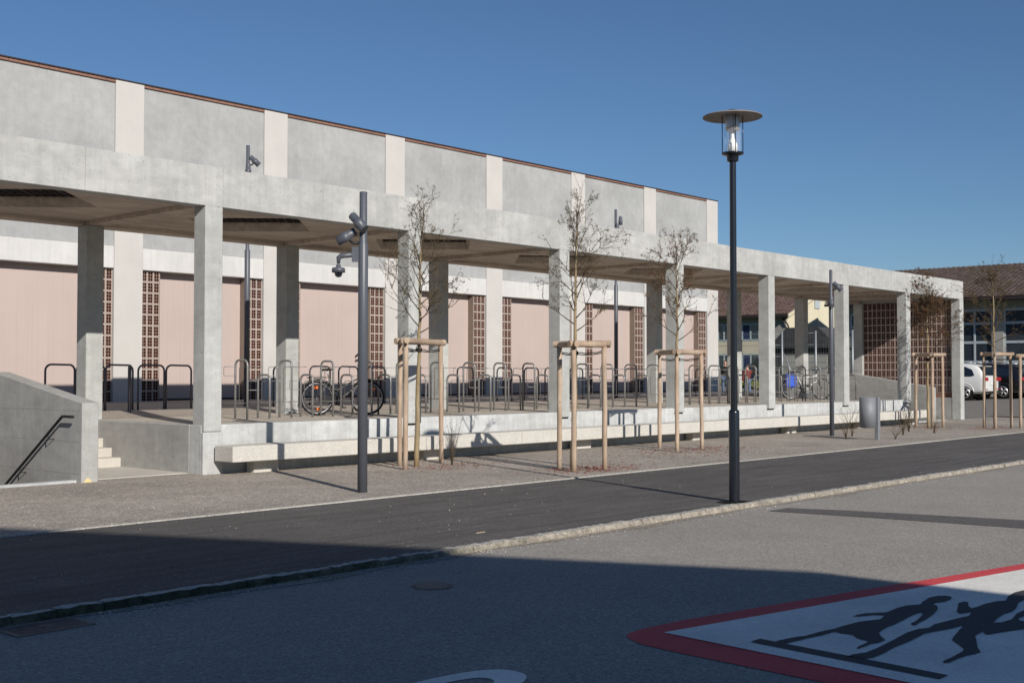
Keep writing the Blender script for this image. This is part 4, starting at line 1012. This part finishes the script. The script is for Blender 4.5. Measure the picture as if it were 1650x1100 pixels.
# ------------------------------------------------------------------ cars
def suv(loc, rz, paint_, label, L=4.7, Wd=1.94, H=1.74):
    t = thing('parked_car', label, 'car', loc, 'cars parked in a row on the lot', rz=rz)
    if 'wloc' in t: del t['wloc']
    hw_ = Wd/2
    # stations: x from rear(0) to front; (x, zbottom, halfwidth low, belt z, hw belt, roof z, hw roof)
    st = [(0.00,.42,.80,.88,.86,.90,.84),(.05,.36,.93,.98,.93,1.06,.86),(.16,.33,.97,1.06,.95,1.30,.80),(.42,.30,.975,1.08,.955,1.62,.70),(.75,.27,.975,1.08,.955,1.71,.68),
          (1.6,.25,.975,1.06,.955,H,.68),(2.5,.25,.975,1.04,.955,1.72,.68),(3.0,.25,.975,1.03,.955,1.60,.70),(3.45,.26,.975,1.02,.95,1.18,.80),(3.9,.27,.97,.98,.93,1.03,.80),(4.4,.30,.93,.86,.88,.90,.75),(4.65,.38,.80,.72,.72,.74,.60)]
    ring = []
    for (x, zb, wl, bz, wb_, rz_, wr) in st:
        k = L/4.7
        prof = [(0,zb),(wl*.92,zb),(wl,zb+.12),(wl,(zb+bz)/2+.05),(wb_,bz),(wr+(wb_-wr)*.12,rz_-.05 if rz_-bz>.2 else (bz+rz_)/2),(wr*.86,rz_),(0,rz_+.015)]
        ring.append([(x*k, y_*hw_/.975, z_) for y_, z_ in prof]+[(x*k, -y_*hw_/.975, z_) for y_, z_ in prof[-2:0:-1]])
    n = len(ring[0]); vs = [p for r_ in ring for p in r_]; fs = []
    for i in range(len(ring)-1):
        for j in range(n): fs.append((i*n+j, i*n+(j+1)%n, (i+1)*n+(j+1)%n, (i+1)*n+j))
    fs.append(tuple(range(n))[::-1]); fs.append(tuple((len(ring)-1)*n+j for j in range(n)))
    mb = MB(); mb.add(vs, fs, 0, True); bo = mb.build('body', paint_, t)
    mod = bo.modifiers.new('s', 'SUBSURF'); mod.levels = 1; mod.render_levels = 2
    k = L/4.7; e = .012
    def side(pts, name, mat):
        for sg_ in (1, -1):
            mb = MB(); mb.extr([(p[0]*k, sg_*(p[1]), p[2]) for p in pts], (0, sg_*.012, 0)); mb.build(name, mat, t)
    wy = lambda z: .945-(z-1.06)*.37
    side([(.48,wy(1.16),1.16),(.62,wy(1.42),1.42),(.95,wy(1.56),1.56),(1.42,wy(1.6),1.6),(1.42,wy(1.12),1.12),(.62,wy(1.12),1.12)], 'side_window', M['carglass'])
    side([(1.5,wy(1.12),1.12),(1.5,wy(1.6),1.6),(2.3,wy(1.6),1.6),(2.3,wy(1.1),1.1)], 'side_window', M['carglass'])
    side([(2.38,wy(1.1),1.1),(2.38,wy(1.6),1.6),(2.75,wy(1.57),1.57),(3.35,wy(1.1),1.1)], 'side_window', M['carglass'])
    MB().extr([(.10*k,-.70,1.13),(.10*k,.70,1.13),(.35*k,.58,1.54),(.35*k,-.58,1.54)], (-.065,0,.035)).build('rear_window', M['carglass'], t)
    MB().cbox(.22*k,.55*k,-.60,.60,1.565,1.60,.012).build('roof_spoiler', paint_, t)
    for sg_ in (1, -1):
        MB().cbox(-.005,.22, sg_*.46, sg_*.845, .89, 1.07, .03).build('tail_light', M['taill'], t)
        MB().cbox(-.012,.05, sg_*.55, sg_*.75, .50, .54, .008).build('rear_reflector', M['taill'], t)
        MB().tube([(-.02, sg_*.62, .36),(.1, sg_*.62, .36)], .045, 12).build('exhaust', M['chrome'], t)
        MB().tube([(.7*k,sg_*.60,1.75),(1.2*k,sg_*.60,1.80),(2.3*k,sg_*.60,1.78),(2.6*k,sg_*.60,1.72)], .014, 6).build('roof_rail', M['chrome'], t)
    MB().cbox(-.02,.05,-.86,.86,.34,.44,.02).build('rear_bumper', M['bblack'], t)
    MB().box(-.022,-.005,-.26,.26,.72,.83).build('number_plate', M['plate'], t)
    for wx in (.92*k, 3.75*k):
        for sg_ in (1, -1):
            wo_ = bpy.data.objects.new('wheel', None); COL.objects.link(wo_); wo_.parent = t; wo_.location = (wx, sg_*(hw_-.12), .37)
            MB().lathe([(.0,-.12),(.30,-.12),(.37,-.09),(.37,.09),(.34,.135),(.26,.14),(.0,.10)] if True else [], (0,0,0), 28, axis='Y').build('tyre', M['tyre'], wo_)
            rm = MB()
            rm.lathe([(.21,-.145),(.25,-.150),(.25,.150),(.21,.145)], (0,0,0), 24, axis='Y')
            for q_ in range(5):
                a = q_*2*math.pi/5; rm.tube([(0,0,0),(0,0,0)] if False else [(0,sg_*.13,0),(.22*math.cos(a),sg_*.145,.22*math.sin(a))], [.05,.03], 6)
            rm.build('rim', M['rim'], wo_)
            am = MB(); pts = [(wx+.42*math.cos(math.radians(a)), sg_*(hw_-.015), .37+.42*math.sin(math.radians(a))) for a in range(-5, 186, 12)]
            am.tube(pts, .03, 6); am.build('wheel_arch', M['bblack'] if paint_ is not M['carw'] else paint_, t)
            dk = MB(); dk.lathe([(0,0),(.405,0)], (wx, sg_*(hw_-.008), .37), 24, axis='Y', sm=False); dk.build('wheel_well', M['dark'], t)
    return t
suv((55.95, 20.1, hyard(55.9,20.5)), math.pi/2, M['carw'], 'white sport utility car with red tail lamps at the edge of the lot')
suv((58.55, 20.9, hyard(58.3,20.5)), math.pi/2, M['cargr'], 'dark estate car parked between the white car and the black car', 4.6, 1.84, 1.66)
suv((61.2, 20.2, hyard(60.9,20.5)), math.pi/2, M['cark'], 'black car at the right edge of the picture with a red tail lamp', 4.8, 1.95, 1.74)
suv((63.9, 20.8, hyard(63,20.5)), math.pi/2, M['cark'], 'black car just outside the right edge, last of the row', 4.6, 1.86, 1.6)

# ------------------------------------------------------------------ far buildings
def tiled_roof(name, parent, y0, y1, xe, ze, xr, zr, mat, pitch=.42, back=True):
    """roof plane rising from the eave xe,ze to the ridge xr,zr with round tile columns along the slope"""
    mb = MB(); n = int((y1-y0)/pitch)
    rows = int(math.hypot(xr-xe, zr-ze)/.36)
    dx, dz = (xr-xe)/rows, (zr-ze)/rows
    prof = [(-.5,0),(-.3,.045),(0,.075),(.3,.045),(.5,0)]
    for r in range(rows):
        xa, za = xe+dx*r, ze+dz*r; xb, zb = xa+dx*1.05, za+dz*1.05
        for i in range(n):
            yc = y0+(i+.5)*(y1-y0)/n; w = (y1-y0)/n
            va = [(xa, yc+u*w, za+v+.045) for u, v in prof]; vb = [(xb, yc+u*w, zb+v) for u, v in prof]
            k = len(prof); mb.add(va+vb, [(j+1, j, k+j, k+j+1) for j in range(k-1)], 0, False)
            mb.add([(xa, yc+u*w, za+v+.045) for u, v in prof]+[(xa, yc-.5*w, za-.0), (xa, yc+.5*w, za-.0)], [(5,0,1,2,3,4,6)], 0, False)
    rf = mb.build(name, mat, parent); tag(rf, kind='stuff') ; 
    return rf
# school wing at the right
sc = thing('school_wing', 'low school building with brown tiled roof and tall windows behind the cars', 'building', (70, 22, .45))
Xf = 66.0
tiled_roof('roof_tiles', sc, 8, 33, 64.85, 5.84, 71.8, 8.12, M['tile'], .30)
MB().extr([(64.95,8.02,5.66),(64.95,8.02,5.78),(71.8,8.02,8.05),(78.6,8.02,5.78),(78.6,8.02,5.66),(71.8,8.02,7.93)], (0,24.96,0)).build('roof', M['flash'], sc)
MB().extr([(66.3,8.3,5.702),(77.5,8.3,5.702),(71.8,8.3,7.85)], (0,24.4,0)).build('gable', M['renderg'], sc)
MB().box(64.80,64.95,8,33,5.66,5.80).build('gutter', M['flash'], sc)
MB().box(Xf+.3, 77.5, 8.3, 32.7, .3, 5.70).build('wall', M['renderg'], sc)
MB().box(Xf, Xf+.299, 8.3, 32.7, 5.25, 5.70).build('wall_band', M['renderg'], sc)
MB().box(Xf, Xf+.299, 8.3, 32.7, .3, .95).build('wall_base', M['pier'], sc)
MB().box(71.2,71.8,17,17.6,7.6,9.0).build('chimney', M['terraf'], sc)
ywin = 8.9
while ywin < 32:
    MB().box(Xf-.02, Xf+.298, ywin-.62, ywin, .951, 5.249).build('pier', M['pier'], sc)
    w = 2.3
    wo_ = MB()
    ys = [ywin+.02, ywin+w*.42, ywin+w]
    for yy in ys: wo_.box(Xf+.06, Xf+.16, yy-.05, yy+.05, .96, 5.24)
    for zz in (1.0, 2.35, 3.42, 4.46, 5.18):
        for a, b_ in zip(ys[:-1], ys[1:]): wo_.box(Xf+.065, Xf+.155, a+.051, b_-.051, zz-.07, zz+.07)
    f_ = wo_.build('window', M['frame'], sc)
    for a, b_ in zip(ys[:-1], ys[1:]):
        for z0_, z1_ in ((1.07,2.28),(2.42,3.35),(3.49,4.39),(4.53,5.11)):
            q_ = MB().box(Xf+.10, Xf+.12, a+.052, b_-.052, z0_, z1_).build('pane', M['blind'] if (z0_ == 3.49 and random.random() < .35) else M['wglass'], f_)
    ywin += w+.66
# cream gabled house further back
hs = thing('gabled_house', 'cream gabled house with red-brown tiled roof seen between the right columns', 'building', (76, 45, 1))
tiled_roof('roof_tiles', hs, 37.6, 60, 68.9, 5.55, 77.5, 8.75, M['tileB'], .26)
MB().extr([(69.0,37.65,5.38),(69.0,37.65,5.5),(77.5,37.65,8.70),(86,37.65,5.5),(86,37.65,5.38),(77.5,37.65,8.58)], (0,22.3,0)).build('roof', M['flash'], hs)
MB().extr([(69.5,38,.6),(69.5,38,5.50),(77.5,38,8.56),(85.5,38,5.50),(85.5,38,.6)], (0,21.9,0)).build('wall', M['render'], hs)
MB().extr([(68.9,37.55,5.35),(77.5,37.55,8.58),(77.5,37.55,8.78),(68.9,37.55,5.55)], (0,.1,0)).build('barge_board', M['render'], hs)
MB().box(69.40,69.499,38.05,59.8,5.0,5.5).build('wall_band', M['renderg'], hs)
MB().box(69.42,69.499,38.05,59.8,.8,4.98).build('wall_front', M['pier'], hs)
MB().box(68.75,68.9,37.6,60,5.4,5.52).build('gutter', M['flash'], hs)
for yy, wd in ((40.0,1.25),(42.2,.9),(44.4,1.3),(47.2,1.3),(50,1.3)):
    for z0_, z1_ in ((3.95,5.0),(1.6,3.0)):
        wo_ = MB(); a, b_ = yy, yy+wd
        for q_ in (a, (a+b_)/2, b_): wo_.box(69.36,69.417,q_-.05,q_+.05,z0_,z1_)
        for q_ in (z0_, z1_):
            wo_.box(69.365,69.416,a+.051,(a+b_)/2-.051,q_-.05,q_+.05); wo_.box(69.365,69.416,(a+b_)/2+.051,b_-.051,q_-.05,q_+.05)
        f_ = wo_.build('window', M['frame'], hs)
        for c0, c1, mt in ((a+.052,(a+b_)/2-.052,M['wglass']),((a+b_)/2+.052,b_-.052,M['blind'] if yy < 41 else M['wglass'])):
            q_ = MB().box(69.385,69.40,c0,c1,z0_+.052,z1_-.052).build('pane', mt, f_)
    MB().box(69.37,69.417,yy,yy+wd,3.05,3.88).build('spandrel', M['render'], hs)
MB().box(73.2,73.9,37.93,37.99,6.1,6.7).build('vent_window', M['frame'], hs)
MB().tube([(69.3,38.2,5.3),(69.3,37.85,4.9),(69.55,37.9,4.6),(69.55,37.9,.8)], .05, 8).build('downpipe', M['flash'], hs)
# low garage with grey roof
ga = thing('garage', 'low dark garage with grey shingle roof behind the mesh fence', 'garage', (66, 33.5, .8))
MB().box(63.2,69.0,31.4,35.6,.5,3.2).build('wall', M['grey_roof'], ga)
MB().extr([(63.0,31.2,3.2),(63.0,35.8,3.2),(63.0,34.5,4.4),(63.0,32.5,4.4)], (6.2,0,0)).build('roof', M['grey_roof'], ga)
MB().box(63.15,63.199,32.0,34.8,.7,2.8).build('garage_door', M['pier'], ga)
for k in range(5): MB().box(63.13,63.149,32.0,34.8,.8+k*.4,.82+k*.4).build('door_rib', M['frame'], ga)
# mesh fence with braced posts
fc = thing('mesh_fence', 'tall galvanised wire fence with braced post behind the shelter', 'fence', (48, 27, .8))
fpts = [(49.6,30.9),(49.8,27.5),(50.0,25.9),(50.2,24.2)]
for x, y in fpts: MB().tube([(x,y,.3),(x,y,3.65)], .05, 10).build('post', M['wire'], fc)
MB().tube([(49.8,27.5,2.75),(49.95,26.6,.75)], .035, 8).build('brace', M['wire'], fc)
wr = MB()
for (x0_,y0_), (x1_,y1_) in zip(fpts[:-1], fpts[1:]):
    for k in range(6): z = .9+k*.53; wr.tube([(x0_,y0_,z),(x1_,y1_,z)], .008, 4)
    m_ = int(abs(y1_-y0_)/.12)
    for k in range(1, m_): f = k/m_; wr.tube([(x0_+(x1_-x0_)*f,y0_+(y1_-y0_)*f,.7),(x0_+(x1_-x0_)*f,y0_+(y1_-y0_)*f,3.6)], .0018, 3)
tag(wr.build('wire_mesh', M['wire'], fc), kind='stuff')

# ------------------------------------------------------------------ people
def person(loc, rz, H, label, jacket, arms):
    t = thing('person', label, 'person', loc, rz=rz)
    if 'wloc' in t: del t['wloc']
    k = H/1.75
    def skin(name, verts, edges, rad, mat, root=0):
        me = bpy.data.meshes.new(name); me.from_pydata([(a*k,b_*k,c*k) for a,b_,c in verts], edges, []); me.materials.append(mat)
        o = bpy.data.objects.new(name, me); COL.objects.link(o); o.parent = t
        m_ = o.modifiers.new('skin','SKIN'); m_.use_smooth_shade = True
        for i, r_ in enumerate(rad):
            r2 = r_ if isinstance(r_, tuple) else (r_, r_); me.skin_vertices[0].data[i].radius = (r2[0]*k, r2[1]*k); me.skin_vertices[0].data[i].use_root = (i == root)
        o.modifiers.new('sub','SUBSURF').levels = 1; o.modifiers['sub'].render_levels = 2; return o
    V = [(0,0,.95),(0,0,1.12),(0,0,1.30),(0,0,1.42),(0,0,1.50),(.01,0,1.58),(.03,0,1.66),(.02,0,1.72),
         (0,.10,.90),(.03,.11,.50),(0,.11,.09),(.14,.12,.04),(0,-.10,.90),(-.02,-.11,.50),(-.05,-.11,.09),(.09,-.12,.04),
         (0,.19,1.40),(0,-.19,1.40)]+arms
    E_ = [(0,1),(1,2),(2,3),(3,4),(4,5),(5,6),(6,7),(0,8),(8,9),(9,10),(10,11),(0,12),(12,13),(13,14),(14,15),(3,16),(3,17),(16,18),(18,19),(19,20),(17,21),(21,22),(22,23)]
    R_ = [(.13,.15),(.12,.14),(.13,.16),(.09,.12),.05,.07,.085,.05,.085,.06,.04,.035,.085,.06,.04,.035,.06,.06,.045,.033,.03,.045,.033,.03]
    skin('body', V, E_, R_, M['skin'])
    skin('jacket', [V[i] for i in (0,1,2,3,16,17,18,19,21,22)]+[(0,0,1.49)], [(0,1),(1,2),(2,3),(3,4),(3,5),(4,6),(6,7),(5,8),(8,9),(3,10)], [(.16,.18),(.155,.18),(.165,.195),(.13,.16),.09,.09,.07,.06,.07,.06,.075], jacket)
    skin('trousers', [V[i] for i in (0,8,9,10,12,13,14)], [(0,1),(1,2),(2,3),(0,4),(4,5),(5,6)], [(.135,.155),.10,.075,.06,.10,.075,.06], M['jeans'])
    skin('hair', [(-.02,0,1.60),(-.01,0,1.70),(.03,0,1.745)], [(0,1),(1,2)], [.075,.092,.06], M['hair'])
    for q_ in (10, 14):
        skin('shoe', [(V[q_][0]-.03,V[q_][1],.045),(V[q_][0]+.15,V[q_][1],.04)], [(0,1)], [.045,.042], M['bblack'])
    hd = MB()
    for sy in (-.03, .03): hd.lathe([(0,.012),(.012,.006),(.012,0)], (.115*1, sy, 1.665), 8, axis='X')
    for v in range(len(hd.v)): hd.v[v] = tuple(c*k for c in hd.v[v])
    hd.build('eyes', M['bblack'], t)
    return t
arms1 = [(.05,.24,1.15),(.20,.20,.98),(.26,.19,.97),(.05,-.24,1.15),(.20,-.20,1.0),(.26,-.19,.99)]
arms2 = [(.02,.23,1.14),(.05,.25,.90),(.06,.25,.83),(.12,-.22,1.20),(.32,-.18,1.12),(.38,-.17,1.11)]
person((47.62,29.22,hyard(47.5,29.35)), math.radians(200), 1.66, 'person in black jacket and jeans standing behind the black street lamp', M['jacket'], arms1)
person((48.45,28.55,hyard(48.4,28.5)), math.radians(60), 1.60, 'person in dark red jacket half hidden behind a column', M['redj'], arms2)

# ------------------------------------------------------------------ house across the road (behind the camera; throws the big shadow)
hh = thing('neighbour_house', 'rendered gabled house across the road whose shadow covers the street', 'building', (-3, -12, 0))
EX, EZ, SLO = 4.5, 6.70, .65; RX = -2.6; RZ = EZ+(EX-RX)*SLO
MB().extr([(EX,-8,-.1),(EX,-8,EZ-.12),(RX,-8,RZ-.12),(2*RX-EX,-8,EZ-.12),(2*RX-EX,-8,-.1)], (0,-11,0)).build('wall', M['housew'], hh)
MB().extr([(EX+.003,-7.9,EZ-.12),(EX+.003,-7.9,EZ),(RX,-7.9,RZ),(2*RX-EX,-7.9,EZ),(2*RX-EX,-7.9,EZ-.12),(RX,-7.9,RZ-.12)], (0,-11.2,0)).build('roof', M['tileB'], hh)
for xx in (-7.5,-4.5,-1.2,1.8):
    for zz in (1.0,4.2):
        wo_ = MB(); 
        for q_ in (xx,xx+.6,xx+1.2): wo_.box(q_-.04,q_+.04,-7.995,-7.95,zz,zz+1.4)
        for q_ in (zz,zz+1.4):
            for r0 in (xx, xx+.6): wo_.box(r0+.041,r0+.559,-7.995,-7.955,q_-.04,q_+.04)
        f_ = wo_.build('window', M['frame'], hh)
        for r0 in (xx, xx+.6):
            q_ = MB().box(r0+.041,r0+.559,-7.99,-7.97,zz+.041,zz+1.359).build('pane', M['wglass'], f_)
struct('front_garden', MB().quad((-60,-60,.0),(140,-60,.0),(140,-7.6,.0),(-60,-7.6,.0)), M['granite'])
